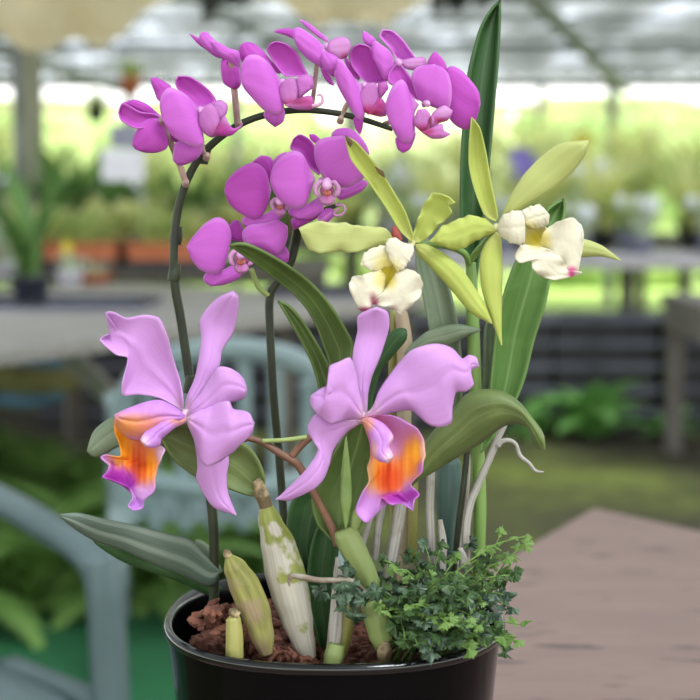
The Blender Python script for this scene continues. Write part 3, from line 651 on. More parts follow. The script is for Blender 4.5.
leaf('leaf', catt, 'G', (437, 735), [(412, 610), (385, 470), (365, 412), (340, 340), (300, 270), (250, 215), (180, 160), (100, 100)], (36, 54), [(80, 46), (140, 69), (220, 114), (300, 169), (360, 230), (411, 300), (451, 370), (466, 402), (455, 470), (448, 610)], 1.0, 'leaf', z=(0, .0, .01, .045), camber=-.006, tilt=.006)
leaf('leaf', catt, 'G', (402, 830), [(375, 700), (345, 542), (320, 460), (280, 380), (240, 310)], (204, 249), [(240, 264), (290, 320), (340, 400), (372, 460), (412, 560), (415, 680)], 1.02, 'leaf', z=(0, 0, .01), camber=-.004)
leaf('leaf', catt, 'G', (497, 830), [(505, 720), (513, 600), (522, 500), (552, 430), (590, 368), (622, 345)], (650, 350), [(650, 382), (610, 430), (562, 490), (534, 580), (520, 720)], 1.01, 'leafdark', z=(0, 0, .006))
leaf('leaf', catt, 'N', (462, 610), [(470, 560), (455, 515), (430, 478), (400, 462), (300, 420), (225, 415)], (192, 450), [(205, 480), (235, 520), (290, 558), (370, 588), (425, 605)], .992, 'leafolive', z=(0, .004, .012), camber=-.006)
leaf('leaf', catt, 'X', (176, 441), [(150, 425), (119, 416), (105, 422), (94, 432)], (88, 451), [(95, 457), (106, 453), (119, 446), (150, 444)], .99, 'leafgrey', z=(0, .004, 0), nu=20)
leaf('leaf', catt, 'X', (338, 545), [(318, 525), (312, 500), (324, 470), (342, 440)], (362, 405), [(374, 425), (374, 480), (364, 520), (348, 540)], .995, 'leaf', z=(0, 0, .01), camber=-.006)
leaf('leaf', catt, 'X', (312, 580), [(288, 550), (290, 505), (312, 478)], (338, 465), [(340, 500), (330, 530), (322, 560)], 1.02, 'leafdark', camber=-.006)
leaf('leaf', catt, 'X', (325, 668), [(309, 600), (309, 560), (316, 530)], (333, 512), [(338, 545), (334, 590), (333, 640)], 1.012, 'leafdark', camber=-.005)
blade(MB(), 'X', (346, 530), [(341, 500), (342, 470)], (346, 436), [(350, 470), (351, 500)], .985, camber=.003).build('sheath', M['sheath'], catt, .0012)
blade(MB(), 'X', (351, 530), [(352, 515), (358, 505)], (366, 508), [(362, 518), (357, 530)], .985, camber=.003).build('sheath', M['bulbgreen'], catt, .0012)

def bulb(par, c, pts, rads, Y, mat, name='pseudobulb', rib=.04, nrib=9, tilt=0):
    a = CR[c][2]; n = len(pts)
    Ys = Y if isinstance(Y, (list, tuple)) else [Y] * n
    ps = [W(c, p, y) for p, y in zip(pts, Ys)]
    return MB().tube(ps, [r / a / F * y for r, y in zip(rads, Ys)], 26, 40, rib=rib, nrib=nrib).build(name, M[mat], par)
b = bulb(catt, 'K', [(345, 625), (325, 560), (303, 480), (283, 400), (262, 320), (240, 230), (212, 150), (196, 95)], [28, 42, 56, 66, 69, 60, 42, 26], .985, 'bulbpaper', nrib=11, rib=.05)
bulb(catt, 'K', [(200, 105), (192, 80), (180, 50), (172, 20), (160, 0)], [25, 24, 26, 20, 16], .985, 'bract', 'bulb_neck', 0, 1)
bulb(catt, 'K', [(198, 610), (180, 530), (155, 450), (122, 370), (90, 310), (62, 262)], [24, 44, 55, 54, 42, 12], .97, 'bulbbrown', nrib=7, rib=.06)
bulb(catt, 'K', [(66, 268), (58, 255), (50, 245)], [14, 15, 5], .969, 'bract', 'bulb_tip', 0, 1)
bulb(catt, 'K', [(86, 620), (86, 550), (82, 490), (78, 474)], [32, 31, 27, 14], .962, 'bulbyellow', nrib=7)
bulb(catt, 'K', [(100, 475), (80, 462), (68, 452)], [14, 17, 6], .96, 'bract', 'bulb_tip', 0, 1)
bulb(catt, 'K', [(574, 405), (560, 360), (530, 300), (500, 240), (478, 195), (468, 172)], [30, 36, 43, 46, 44, 34], .985, 'bulbgreen', nrib=8, rib=.03)
bulb(catt, 'K', [(608, 600), (596, 540), (584, 480), (570, 430), (566, 415)], [24, 42, 48, 44, 30], .975, 'bulbgreen', nrib=8, rib=.03)
bulb(catt, 'K', [(612, 632), (612, 600), (618, 565)], [24, 28, 12], .968, 'bract', 'bulb_base', 0, 1)
bulb(catt, 'K', [(430, 640), (452, 560), (475, 480), (488, 410), (490, 360)], [34, 40, 34, 28, 20], .99, 'bulbyellow', nrib=7)
bulb(catt, 'K', [(428, 600), (438, 520), (444, 420), (448, 340), (445, 270)], [22, 26, 22, 18, 6], .978, 'root', 'papery_sheath', .08, 6)
bulb(catt, 'K', [(425, 650), (434, 610), (444, 575)], [30, 34, 28], .972, 'bulbgreen', 'bulb_base', .03, 8)

# ------------------------------------------------------------------ yellow cattleya
yel = thing('cattleya_orchid', at(450, 620, 1.05), 'pale yellow-green cattleya with two cream-lipped star blooms and tall upright leaves', 'orchid')
M['yellcol'] = plain('yellow column', (214, 210, 150), (226, 222, 176), 60, .5, trans=.2)
M['tip'] = plain('withered tip', (70, 50, 34), (110, 84, 50), 90, .8)
def yfl(c, p, Y):
    mb = MB(); q = W(c, p, Y)
    mb.tube([q + Vector((0, .012, -.002)), q + Vector((0, .006, 0)), q + Vector((0, .001, 0)), q + Vector((-.001, -.004, -.002))], [.002, .0024, .0026, .002], 12, 14)
    return mb.build('flower', M['yellcol'], yel)
CRM = (232, 225, 204)
yk = dict(base=CRM, nu=60, nv=21, frill=.9, ff=1.2)
f = yfl('H', (392, 395), .99)
pet(f, 'sepal', 'H', (392, 392), [(350, 352), (300, 270), (240, 182), (178, 102)], (158, 22), [(200, 45), (280, 140), (330, 220), (370, 290), (397, 372)], .985, 'yell', z=(0, .004, .012), camber=-.004)
blade(MB(), 'H', (176, 60), [(166, 45)], (157, 18), [(185, 38)], .971, camber=.001, nu=8, nv=5).build('withered_tip', M['tip'], f, .0008)
blade(MB(), 'H', (262, 128), [(275, 150)], (298, 168), [(290, 145)], .977, camber=.001, nu=8, nv=5).build('withered_spot', M['tip'], f, .0008)
pet(f, 'petal', 'H', (328, 385), [(300, 345), (220, 335), (130, 325), (58, 320)], (-4, 345), [(20, 400), (62, 431), (130, 426), (200, 426), (270, 410)], .98, 'yellpale', z=(0, .008, .012), camber=.0014, ruf=.002, rf=3, frill=1.1, nu=60)
pet(f, 'petal', 'H', (395, 396), [(400, 350), (430, 270), (458, 224), (500, 226)], (545, 252), [(520, 268), (530, 292), (480, 340), (432, 388)], .99, 'yell', z=(0, .002, .01), camber=-.003, ruf=.0015, frill=1, nu=60)
pet(f, 'sepal', 'H', (402, 402), [(440, 400), (500, 430), (560, 480), (610, 550), (650, 620)], (672, 678), [(600, 640), (530, 560), (450, 472), (415, 440)], .984, 'yell', z=(0, .006, .012), camber=.004)
blade(MB(), 'H', (350, 388), [(322, 372)], (326, 333), [(345, 350), (358, 385)], .985, camber=.001, nu=10, nv=6).build('red_bract', plain('red bract', (150, 60, 56), (170, 84, 70), 50, .6), f, .001)
mb = MB()
loop(mb, 'H', [(385, 405), (350, 405), (310, 405), (260, 410), (225, 435), (213, 470), (250, 492), (290, 485), (325, 470), (350, 440)], .978, ti=5, z=(0, .006, .008), camber=.0018, blobs=[(300, 470, 40, 40, (222, 206, 100), .7)], **yk)
loop(mb, 'H', [(395, 402), (360, 395), (325, 375), (300, 400), (312, 445), (340, 492), (366, 481), (396, 432)], .972, ti=5, z=(0, .004, .004), camber=.0018, blobs=[(330, 480, 24, 30, (226, 212, 130), .6)], **yk)
loop(mb, 'H', [(320, 440), (285, 460), (255, 490), (285, 540), (310, 560), (338, 520), (345, 480)], .984, ti=3, camber=-.005, base=(232, 224, 176), blobs=[(308, 505, 34, 60, (216, 198, 50), .95)], nu=20, nv=11)
loop(mb, 'H', [(300, 510), (275, 488), (230, 504), (182, 518), (172, 552), (195, 600), (208, 628), (235, 632), (262, 600), (292, 560)], .97, ti=5, z=(-.004, .004, .002), camber=.0014, ruf=.0028, rf=3, blobs=[(285, 520, 30, 40, (222, 204, 110), .7), (232, 628, 34, 9, (176, 70, 110), .9), (255, 600, 12, 30, (186, 90, 120), .6)], **yk)
loop(mb, 'H', [(318, 530), (340, 500), (380, 486), (421, 512), (427, 570), (392, 612), (352, 644), (312, 622), (262, 612), (258, 596), (290, 570)], .968, ti=6, z=(-.004, .004, .002), camber=.0014, ruf=.0028, rf=3, blobs=[(318, 530, 22, 30, (216, 196, 90), .7), (262, 602, 12, 14, (176, 70, 110), .8)], **yk)
lip = mb.build('lip', M['lipattr'], f, .0008); lip['label'] = 'cream lip with yellow throat'
MB().tube([W('H', p, Y) for p, Y in (((396, 396), .995), ((450, 400), 1.02), ((520, 408), 1.035), ((575, 432), 1.04), ((592, 470), 1.045))], .0024, 10, 30).build('pedicel', M['stemgreen'], f)

f = yfl('I', (232, 445), .99)
pet(f, 'sepal', 'I', (228, 425), [(190, 400), (155, 310), (137, 230), (137, 150)], (145, 60), [(175, 100), (195, 180), (212, 280), (237, 402)], .99, 'yell', z=(0, .004, .012), camber=-.004)
pet(f, 'petal', 'I', (250, 425), [(270, 360), (330, 260), (400, 190), (460, 152)], (556, 142), [(542, 190), (500, 250), (430, 310), (350, 360), (290, 402)], .988, 'yellpale', z=(0, .006, .014), camber=.003)
pet(f, 'petal', 'I', (232, 455), [(192, 415), (130, 407), (50, 440)], (-2, 496), [(60, 516), (110, 522), (170, 486), (215, 468)], .982, 'yell', z=(0, .006, .01), camber=.004, ruf=.0018, rf=4, frill=1.1, nu=60)
pet(f, 'sepal', 'I', (232, 462), [(195, 500), (175, 560), (180, 650), (200, 725)], (251, 858), [(249, 800), (251, 700), (252, 560), (247, 480)], .984, 'yell', z=(0, .006, .01), camber=.004)
pet(f, 'sepal', 'I', (440, 520), [(520, 485), (600, 510)], (668, 562), [(600, 546), (520, 548)], 1.0, 'yellpale', camber=.003)
mb = MB()
loop(mb, 'I', [(235, 448), (258, 402), (318, 388), (332, 440), (327, 503), (290, 502), (250, 478)], .976, ti=3, z=(-.004, .004, .004), camber=.003, **yk)
loop(mb, 'I', [(325, 440), (322, 390), (350, 374), (382, 367), (416, 400), (412, 436), (370, 450)], .98, ti=4, camber=.004, ruf=.001, blobs=[(340, 450, 40, 30, (222, 206, 110), .6)], **yk)
loop(mb, 'I', [(335, 440), (330, 500), (350, 520), (420, 530), (425, 470), (380, 430)], .986, ti=3, camber=-.006, base=(232, 224, 180), blobs=[(372, 488, 42, 34, (218, 200, 56), .95)], nu=20, nv=11)
loop(mb, 'I', [(385, 500), (400, 460), (440, 430), (490, 412), (531, 440), (537, 500), (521, 560), (516, 603), (490, 604), (445, 570), (405, 540)], .968, ti=6, z=(-.006, .004, .004), camber=.0014, ruf=.0028, rf=3, blobs=[(395, 495, 30, 40, (222, 204, 100), .8), (497, 600, 16, 16, (200, 60, 130), .95)], **yk)
loop(mb, 'I', [(340, 510), (318, 508), (298, 545), (312, 570), (350, 562), (355, 578), (380, 612), (430, 630), (482, 621), (530, 606), (490, 590), (440, 535), (390, 515)], .966, ti=8, z=(-.004, .004, .004), camber=.0014, ruf=.003, rf=4, blobs=[(370, 510, 30, 14, (222, 204, 110), .6), (495, 606, 12, 16, (200, 60, 130), .95)], **yk)
lip = mb.build('lip', M['lipattr'], f, .0008); lip['label'] = 'cream lip with yellow throat and pink spot'
MB().tube([W('I', p, Y) for p, Y in (((230, 448), 1.0), ((200, 490), 1.03), ((165, 530), 1.04), ((140, 565), 1.045))], .0024, 10, 24).build('pedicel', M['stemgreen'], f)
MB().tube([at(x, y, 1.046) for x, y in ((470, 300), (470, 270), (469, 262))], .003, 10, 12).build('flower_stalk', M['stemgreen'], yel)

# leaves and stems
leaf('leaf', yel, 'X', (474, 300), [(464, 243), (461, 214), (461, 170), (463, 130), (468, 75), (479, 32), (488, 14), (495, 5)], (500, 1), [(500, 20), (498, 60), (492, 130), (489, 165), (484, 214), (479, 255)], 1.06, 'leafdark', z=(0, .003, 0), camber=-.009)
MB().tube([at(x, y, 1.06) for x, y in ((479, 640), (479, 560), (480, 500), (477, 430), (474, 350), (472, 300), (472, 262))], [.0044, .0046, .0047, .0047, .0048, .0046, .003], 14, 50).build('stem', M['stemgreen'], yel)
leaf('leaf', yel, 'X', (481, 452), [(483, 432), (489, 405), (491, 380), (496, 330), (503, 297), (515, 263), (530, 238), (547, 210)], (563, 199), [(565, 212), (557, 240), (551, 275), (545, 305), (534, 340), (524, 380), (511, 410), (491, 440)], 1.045, 'leafbright', z=(0, 0, .006, .0), camber=-.007)
leaf('leaf', yel, 'J', (110, 645), [(130, 570), (165, 490), (250, 392), (300, 335), (350, 317), (420, 319), (480, 354), (522, 405), (568, 468)], (574, 524), [(545, 505), (520, 452), (492, 432), (430, 440), (350, 500), (250, 560), (160, 615)], 1.0, 'leafolive', z=(0, .006, .012, .02), camber=.01, tilt=-.004, ten=1)
leaf('leaf', yel, 'X', (450, 462), [(446, 420), (442, 380), (432, 340), (424, 300), (416, 262)], (420, 232), [(440, 258), (452, 298), (459, 335), (462, 390), (457, 430)], 1.07, 'leafgrey', camber=-.006)
leaf('leaf', yel, 'X', (405, 354), [(412, 345), (428, 332), (446, 326), (460, 325)], (480, 330), [(465, 336), (448, 345), (430, 346), (414, 354)], 1.052, 'leafgrey', camber=.004)
leaf('leaf', yel, 'X', (481, 445), [(482, 410), (484, 360), (485, 330)], (490, 315), [(496, 335), (496, 370), (491, 410)], 1.066, 'leafgrey', camber=-.004)
bulb(yel, 'X', [(402, 610), (403, 540), (404, 470), (404, 420), (404, 380), (405, 345), (402, 318), (400, 308)], [5, 6, 7, 7.5, 8, 8, 7, 4], 1.06, 'tan', nrib=6)
bulb(yel, 'X', [(394, 610), (393, 500), (392, 400), (393, 360), (394, 320), (392, 310)], [3, 3.5, 4, 4.5, 4, 2], 1.07, 'bulbyellow', nrib=6)
bulb(yel, 'X', [(452, 600), (450, 540), (449, 490), (449, 465), (449, 455)], [8, 12, 14, 12, 5], 1.065, 'bulbblue', nrib=8)
MB().tube([at(x, y, 1.04) for x, y in ((452, 590), (458, 530), (463, 490), (467, 450), (466, 420))], .0024, 10, 24).build('stem', M['stem'], yel)
bulb(yel, 'X', [(412, 560), (413, 520), (414, 480), (414, 465)], [4.5, 5, 4.5, 3], 1.05, 'bulbyellow', nrib=6)
for pts, r, Y in (([(387, 590), (393, 550), (399, 515), (402, 490)], [7, 7.5, 7.5, 6], 1.02), ([(376, 560), (378, 530), (382, 505), (384, 490)], [4, 5, 5, 4], 1.03),
                  ([(432, 575), (431, 540), (430, 505), (431, 470), (432, 452)], [5, 5.2, 5.2, 5, 3], 1.035), ([(466, 570), (466, 530), (470, 505), (476, 490), (489, 460), (499, 436), (507, 420)], [5, 5.2, 5, 4.6, 4.4, 4.2, 3.4], 1.03),
                  ([(455, 570), (460, 530), (466, 490), (468, 455)], [3.5, 4, 4, 3], 1.045), ([(340, 640), (350, 590), (364, 540), (372, 515)], [5, 5, 4, 3], 1.03), ([(442, 570), (443, 545), (440, 520)], [5, 5, 3], 1.02), ([(460, 590), (464, 565), (460, 548)], [6, 6, 3], 1.01)):
    bulb(yel, 'X', pts, [v * .82 for v in r], Y, 'root', 'papery_root', .1, 5)
bulb(yel, 'J', [(412, 512), (425, 496), (450, 491), (475, 505), (490, 545), (520, 570), (545, 598), (574, 602)], [10, 9, 8, 7, 8, 7, 6, 3], 1.028, 'root', 'papery_root', 0, 1)

# ------------------------------------------------------------------ trailing fern-like plant on the right of the pot
tf = thing('trailing_plant', (PC.x + .06, PC.y - .02, PZ - .026), 'small lobed green trailing plant spilling over the right rim of the pot', 'plant')
def lobed(mb, p, d, n, s, r):
    """one small leaf with toothed lobes, base at p, pointing along d, facing n"""
    d = d.normalized(); sdir = d.cross(n).normalized(); n = sdir.cross(d).normalized()
    outl = [(.0, .0), (.16, .16), (.1, .34), (.3, .3), (.46, .42), (.34, .52), (.36, .62), (.2, .66), (.16, .8), (.06, .84), (0, 1)]
    full = outl + [(-a, b) for a, b in outl[-2:0:-1]]
    o = len(mb.v); j = lambda: r.uniform(.88, 1.12)
    mb.v.append(p + d * (.45 * s) + n * (.10 * s)); mb.uv.append((.5, .5))
    for a, b in full:
        k = j(); mb.v.append(p + d * (b * s * k) + sdir * (a * s * k * 1.15) - n * (abs(a) * .35 * s + b * b * .18 * s) + n * r.uniform(-.05, .05) * s); mb.uv.append((a + .5, b))
    m = len(full)
    for k in range(m): mb.f.append((o, o + 1 + k, o + 1 + (k + 1) % m))
def frond(b, tip, sag, mat, r, nl=9, s=.011):
    fr = MB(); mid = (b + tip) / 2 + Vector((0, 0, sag))
    pts = [b, b.lerp(mid, .5) + Vector((0, 0, sag * .4)), mid, tip.lerp(mid, .45) + Vector((0, 0, sag * .3)), tip]
    ps, rr = cr3(pts, [.0009, .0008, .0007, .0006, .0004], 24)
    fr.tube(ps, rr, 6)
    lf = MB()
    for k in range(nl):
        t = .22 + .78 * k / (nl - 1); i = min(22, int(t * 23)); p = ps[i]; d = (ps[i + 1] - ps[i]).normalized()
        side = d.cross(Vector((0, 0, 1))).normalized() * (1 if k % 2 else -1)
        dd = (d * .6 + side * (1 if k < nl - 1 else .1) + Vector((0, 0, r.uniform(-.2, .4)))).normalized()
        nn = (Vector((0, -.55, .75)) + Vector((r.uniform(-.5, .5), r.uniform(-.5, .5), r.uniform(-.3, .3)))).normalized()
        lobed(lf, p, dd, nn, s * r.uniform(.75, 1.25) * (1 - .3 * t * t), r)
    o = fr.build('frond', M['stemgreen'], tf)
    lf.build('leaflets', M[mat], o, .0003, smooth=False)
r = random.Random(11)
tips = [(526, 536, .99), (520, 548, 1.0), (500, 535, 1.0), (524, 625, .93), (516, 640, .92), (505, 655, .93), (485, 640, .92), (470, 650, .915), (455, 645, .915), (440, 640, .92), (430, 650, .915),
        (420, 625, .92), (405, 640, .93), (400, 600, .95), (395, 570, .97), (388, 612, .95), (410, 555, 1.0), (425, 545, 1.01), (440, 550, 1.0), (455, 560, 1.0), (470, 545, 1.02), (485, 560, 1.0),
        (495, 580, .97), (505, 595, .95), (480, 600, .94), (462, 600, .93), (445, 605, .93), (430, 595, .94), (415, 590, .95), (450, 575, .96), (470, 580, .96), (490, 615, .93), (425, 570, .98), (505, 560, .99), (512, 575, .97),
        (495, 548, 1.02), (375, 590, .965), (383, 560, .99), (476, 625, .92), (462, 628, .918), (446, 622, .92), (497, 630, .92), (435, 610, .93), (455, 590, .94), (440, 585, .95), (410, 610, .935), (418, 605, .94)]
for k in range(20):
    x = r.uniform(380, 512); Y = r.uniform(.915, 1.0); tips.append((x, (650 - (Y - .915) * 900) + r.uniform(-14, 6), Y))
for k, (x, y, Y) in enumerate(tips):
    b = Vector((PC.x + .062 + r.uniform(-.036, .038), PC.y - .02 + r.uniform(-.04, .03), bed + .002))
    T = at(x, y, Y)
    mat = 'fernlight' if k in (0, 1, 3, 4, 14, 33) or r.random() < .16 else ('ferndark' if r.random() < .36 else 'fern')
    frond(b, T, r.uniform(.004, .018), mat, r, r.choice((8, 9, 10, 11)), r.uniform(.0115, .0165))
# dark curled frond reaching left and its withered tip
dc = MB(); ps = [at(x, y, Y) for x, y, Y in ((372, 600, .97), (362, 588, .96), (350, 580, .955), (335, 580, .952), (318, 580, .95), (302, 577, .95), (292, 576, .95), (289, 582, .949), (290, 586, .949))]
dc.tube(ps, [.0011, .0013, .0016, .0018, .002, .0022, .0018, .001, .0006], 8, 40)
o = dc.build('frond', M['dry'], tf); o['label'] = 'dry curled frond tip'
lf = MB(); r2 = random.Random(3)
for x, y in ((368, 592), (360, 580), (355, 570), (348, 578), (342, 586), (362, 598), (350, 592), (372, 582), (338, 575), (326, 584), (345, 568), (366, 606), (357, 606), (350, 600)):
    p = at(x, y, .955); lobed(lf, p, Vector((r2.uniform(-1, .4), r2.uniform(-.4, .2), r2.uniform(-.8, .8))), Vector((0, -.8, .5)), r2.uniform(.011, .016), r2)
lf.build('leaflets', M['ferndark'], o, .0003, smooth=False)

# ------------------------------------------------------------------ wooden table
def ground(x, y, z):
    d = FW + Vector((1, 0, 0)) * ((x - 350) / F) + UP * ((350 - y) / F)
    return CAM + d * ((z - CAMZ) / d.z)
m, nt = new_mat('table wood')
n1 = noise(nt, 5, 5, stretch=(1, 5, 1)); n2 = noise(nt, 40, 4, stretch=(1, 7, 1)); n3 = noise(nt, 7, 4, stretch=(1.4, 6, 1))
col = ramp(nt, [(.3, lin((134, 110, 104))), (.7, lin((146, 120, 112)))], n1)
col = mixc(nt, col, lin((118, 104, 104)), ramp(nt, [(.45, (0, 0, 0, 1)), (.75, (.5, .5, .5, 1))], n2))
col = mixc(nt, col, lin((70, 62, 64)), ramp(nt, [(.61, (0, 0, 0, 1)), (.66, (.75, .75, .75, 1))], n3))
surface(nt, col, .55, 0, .35, n2, .15)
M['tablewood'] = m
k0, kl, kr = ground(593, 507, TZ), ground(499, 561, TZ), ground(700, 530, TZ)
dl, dr = (kl - k0).normalized(), (kr - k0).normalized()
tb = thing('wooden_table', (k0.x, k0.y, 0), 'weathered pinkish brown wooden table under the orchid pot', 'table', local=True)
rel = [Vector((0, 0, 0)), dr * 1.0, dr * 1.0 + dl * 1.75, dl * 1.75]
ctr = sum(rel, Vector()) / 4
poly = [(p.x, p.y) for p in rel]
MB().prism(poly, TZ - .035, TZ).build('tabletop', M['tablewood'], tb, smooth=False, bevel=.006)
for p in rel:
    q = p.lerp(ctr, .12); MB().box((q.x, q.y, (TZ - .035) / 2), (.07, .07, TZ - .035), .3).build('leg', M['dwood'], tb, smooth=False, bevel=.004)
for a, b in ((0, 1), (1, 2), (2, 3), (3, 0)):
    p, q = rel[a].lerp(ctr, .12), rel[b].lerp(ctr, .12); mid = (p + q) / 2; d = q - p
    MB().box((mid.x, mid.y, TZ - .085), (d.length - .07, .025, .09), math.atan2(d.y, d.x)).build('apron', M['dwood'], tb, smooth=False)

# ------------------------------------------------------------------ ground
m, nt = new_mat('mossy ground')
a = noise(nt, .9, 5); b = noise(nt, 9, 5)
col = ramp(nt, [(.38, lin((74, 68, 60))), (.52, lin((92, 96, 56))), (.64, lin((120, 130, 64)))], a)
col = mixc(nt, col, lin((60, 56, 50)), ramp(nt, [(.45, (0, 0, 0, 1)), (.75, (.7, .7, .7, 1))], b))
surface(nt, col, .95, 0, .2, b, .5, bdist=.02)
M['ground'] = m
M['lawn'] = plain('lawn', (112, 138, 64), (142, 166, 86), 3, .9, bump=.4)
struct(MB().box((0, 1, -.05), (40, 20, .1)).build('floor', M['ground'], smooth=False))
struct(MB().box((0, 36, -.05), (80, 50, .1)).build('ground', M['lawn'], smooth=False))
mt = MB(); mt.box((-1.05, 3.25, .006), (1.9, 2.3, .012), .06)
tag(mt.build('floor_mat', M['turf'], smooth=False), 'bright green artificial grass mat on the ground behind the pot', 'mat')

# ------------------------------------------------------------------ garden chairs
def strap(mb, pts, w, t, nrm, n=None):
    """a flat bar along pts, w wide, t thick, its broad face turned to nrm"""
    pts = [Vector(p) for p in pts]
    if n: pts, _ = cr3(pts, [1] * len(pts), n)
    m_ = len(pts); rows = []; nrm = Vector(nrm)
    for i in range(m_):
        tg = (pts[min(i + 1, m_ - 1)] - pts[max(i - 1, 0)]).normalized()
        sd = tg.cross(nrm).normalized(); nn = sd.cross(tg)
        ww = w[min(len(w) - 1, int(i / (m_ - 1) * (len(w) - 1) + .5))] if isinstance(w, list) else w
        rows.append([pts[i] + sd * (ww / 2 * a) + nn * (t / 2 * b) for a, b in ((-1, -.4), (-.85, -1), (.85, -1), (1, -.4), (1, .4), (.85, 1), (-.85, 1), (-1, .4))])
    o = mb.grid(rows, m_, 8, True)
    mb.f.append(tuple(o + k for k in reversed(range(8)))); mb.f.append(tuple(o + (m_ - 1) * 8 + k for k in range(8)))
    return mb
def chair(loc, rz, label, mat='chair'):
    c = thing('garden_chair', loc, label, 'chair', local=True, rz=rz)
    st = [[Vector((x * (.225 + .02 * (y + .2)), y, .405 - .018 * (1 - x * x) + (.02 if y > .15 else 0) * (y - .15) * -4)) for x in [k / 6 - 1 for k in range(13)]] for y in [-.2 + .043 * k for k in range(11)]]
    mb = MB(); mb.grid(st, 11, 13); mb.build('seat', M[mat], c, .012)
    ar = [(-.235, -.19, .38), (-.25, -.215, .56), (-.235, -.245, .7), (-.16, -.275, .79), (0, -.29, .825), (.16, -.275, .79), (.235, -.245, .7), (.25, -.215, .56), (.235, -.19, .38)]
    strap(MB(), ar, .055, .03, (0, 1, .2), 60).build('back_frame', M[mat], c)
    strap(MB(), [(-.245, -.205, .56), (-.2, -.22, .505), (-.08, -.235, .475), (.08, -.235, .475), (.2, -.22, .505), (.245, -.205, .56)], .05, .026, (0, 1, .1), 20).build('back_rail', M[mat], c)
    for k in range(6):
        x = -.18 + .072 * k; top = .80 - 1.9 * x * x * .9
        strap(MB(), [(x * .95, -.2, .36), (x, -.225, .52), (x * 1.02, -.255, .68), (x * .98, -.28, top)], .034, .012, (0, 1, .15), 14).build('slat', M[mat], c)
    for s in (-1, 1):
        strap(MB(), [(s * .245, -.22, .66), (s * .262, -.14, .685), (s * .275, 0, .668), (s * .28, .12, .645), (s * .282, .2, .63), (s * .283, .245, .605), (s * .284, .262, .56)], .056, .03, (0, 0, 1), 30).build('armrest', M[mat], c)
        strap(MB(), [(s * .284, .252, .62), (s * .284, .264, .55), (s * .286, .27, .4), (s * .29, .285, 0)], .058, .034, (0, 1, .1), 20).build('leg', M[mat], c)
        strap(MB(), [(s * .255, .0, .40), (s * .28, .25, .39)], .045, .03, (0, 0, 1), 6).build('seat_rail', M[mat], c)
        strap(MB(), [(s * .245, -.19, .45), (s * .27, -.22, .3), (s * .295, -.29, 0)], .055, .032, (0, 1, .1), 14).build('leg', M[mat], c)
    return c
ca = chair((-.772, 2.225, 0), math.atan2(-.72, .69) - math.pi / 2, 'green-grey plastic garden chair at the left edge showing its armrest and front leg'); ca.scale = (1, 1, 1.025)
cb = chair((-.325, 3.8, 0), .1, 'green-grey plastic garden chair with slatted arched back behind the flower pot', 'chairlit'); cb.scale = (1.07, 1.02, 1.02)

# ------------------------------------------------------------------ benches
def bench(name, label, poly, z, th, mat, legs, brace=()):
    b = thing(name, (poly[0][0], poly[0][1], 0), label, 'bench', local=True)
    o = Vector((poly[0][0], poly[0][1]))
    MB().prism([(p[0] - o.x, p[1] - o.y) for p in poly], z - th, z).build('bench_top', mat, b, smooth=False, bevel=.006)
    for x, y in legs: MB().box((x - o.x, y - o.y, (z - th) / 2), (.07, .07, z - th), .5).build('leg', M['dwood'], b, smooth=False)
    for p, q in brace:
        strap(MB(), [Vector(p) - Vector((o.x, o.y, 0)), Vector(q) - Vector((o.x, o.y, 0))], .07, .04, (0, 1, 0), 4).build('brace', M['gwood'], b, smooth=False)
    return b
dv, nv_ = Vector((.497, .867)), Vector((-.867, .497))
fl_ = Vector((-1.5, 2.87))
fr_ = fl_ + dv * 3.73; bl_ = fl_ + nv_ * 1.9; br_ = fr_ + nv_ * 1.9
lg = [fl_.lerp(br_, .06), fr_.lerp(bl_, .04), bl_.lerp(fr_, .06), br_.lerp(fl_, .06), fl_.lerp(fr_, .72) + nv_ * .1]
bp = at(66, 338, 4.25); bq = at(125, 410, 4.75)
bench('plant_bench', 'weathered grey plank bench carrying the potted plant at the left', [fl_, fr_, br_, bl_], .8, .045, M['gwood'], [(p.x, p.y) for p in lg], [((bp.x, bp.y, .755), (bq.x, bq.y, bq.z))])
bench('plant_bench', 'long bench holding the terracotta planters behind the grey plank bench', [(-4, 7.15), (-.12, 7.15), (-.12, 8.9), (-4, 8.9)], .85, .06, M['dwood'], [(-3.9, 7.25), (-.2, 8.8), (-1.9, 8.8), (-3.9, 8.8)])
bench('plant_bench', 'pale bench with small white-flowered plants on the right above the black trays', [(.25, 9.2), (5.2, 9.2), (5.2, 10.6), (.25, 10.6)], .85, .085, M['palewood'], [(.4, 9.3), (1.78, 9.3), (3.0, 10.4), (3.9, 9.35), (5.1, 9.3), (5.1, 10.5), (.4, 10.5)])
bench('plant_bench', 'far bench in the middle of the greenhouse crowded with green plants', [(-5.5, 11.6), (5.5, 11.6), (5.5, 12.9), (-5.5, 12.9)], .85, .07, M['dwood'], [(-5.4, 11.7), (-2.7, 11.7), (0, 11.7), (2.7, 11.7), (5.4, 11.7), (-5.4, 12.8), (0, 12.8), (5.4, 12.8)])
bench('plant_bench', 'farthest bench under the roof edge lined with yellow-green plants', [(-6, 14.3), (6, 14.3), (6, 15.4), (-6, 15.4)], .85, .07, M['dwood'], [(-5.9, 14.4), (-2.9, 14.4), (0, 14.4), (2.9, 14.4), (5.9, 14.4), (-5.9, 15.3), (5.9, 15.3)])
gb = thing('grey_table', (2.09, 6.5, 0), 'grey wooden work table at the right edge beside the black trays', 'table', local=True)
MB().box((0, 0, .735), (1.22, .8, .05)).build('tabletop', M['midwood'], gb, smooth=False, bevel=.006)
MB().box((0, -.37, .655), (1.2, .03, .11)).build('apron', M['midwood'], gb, smooth=False)
MB().box((-.59, 0, .655), (.03, .7, .11)).build('apron', M['midwood'], gb, smooth=False)
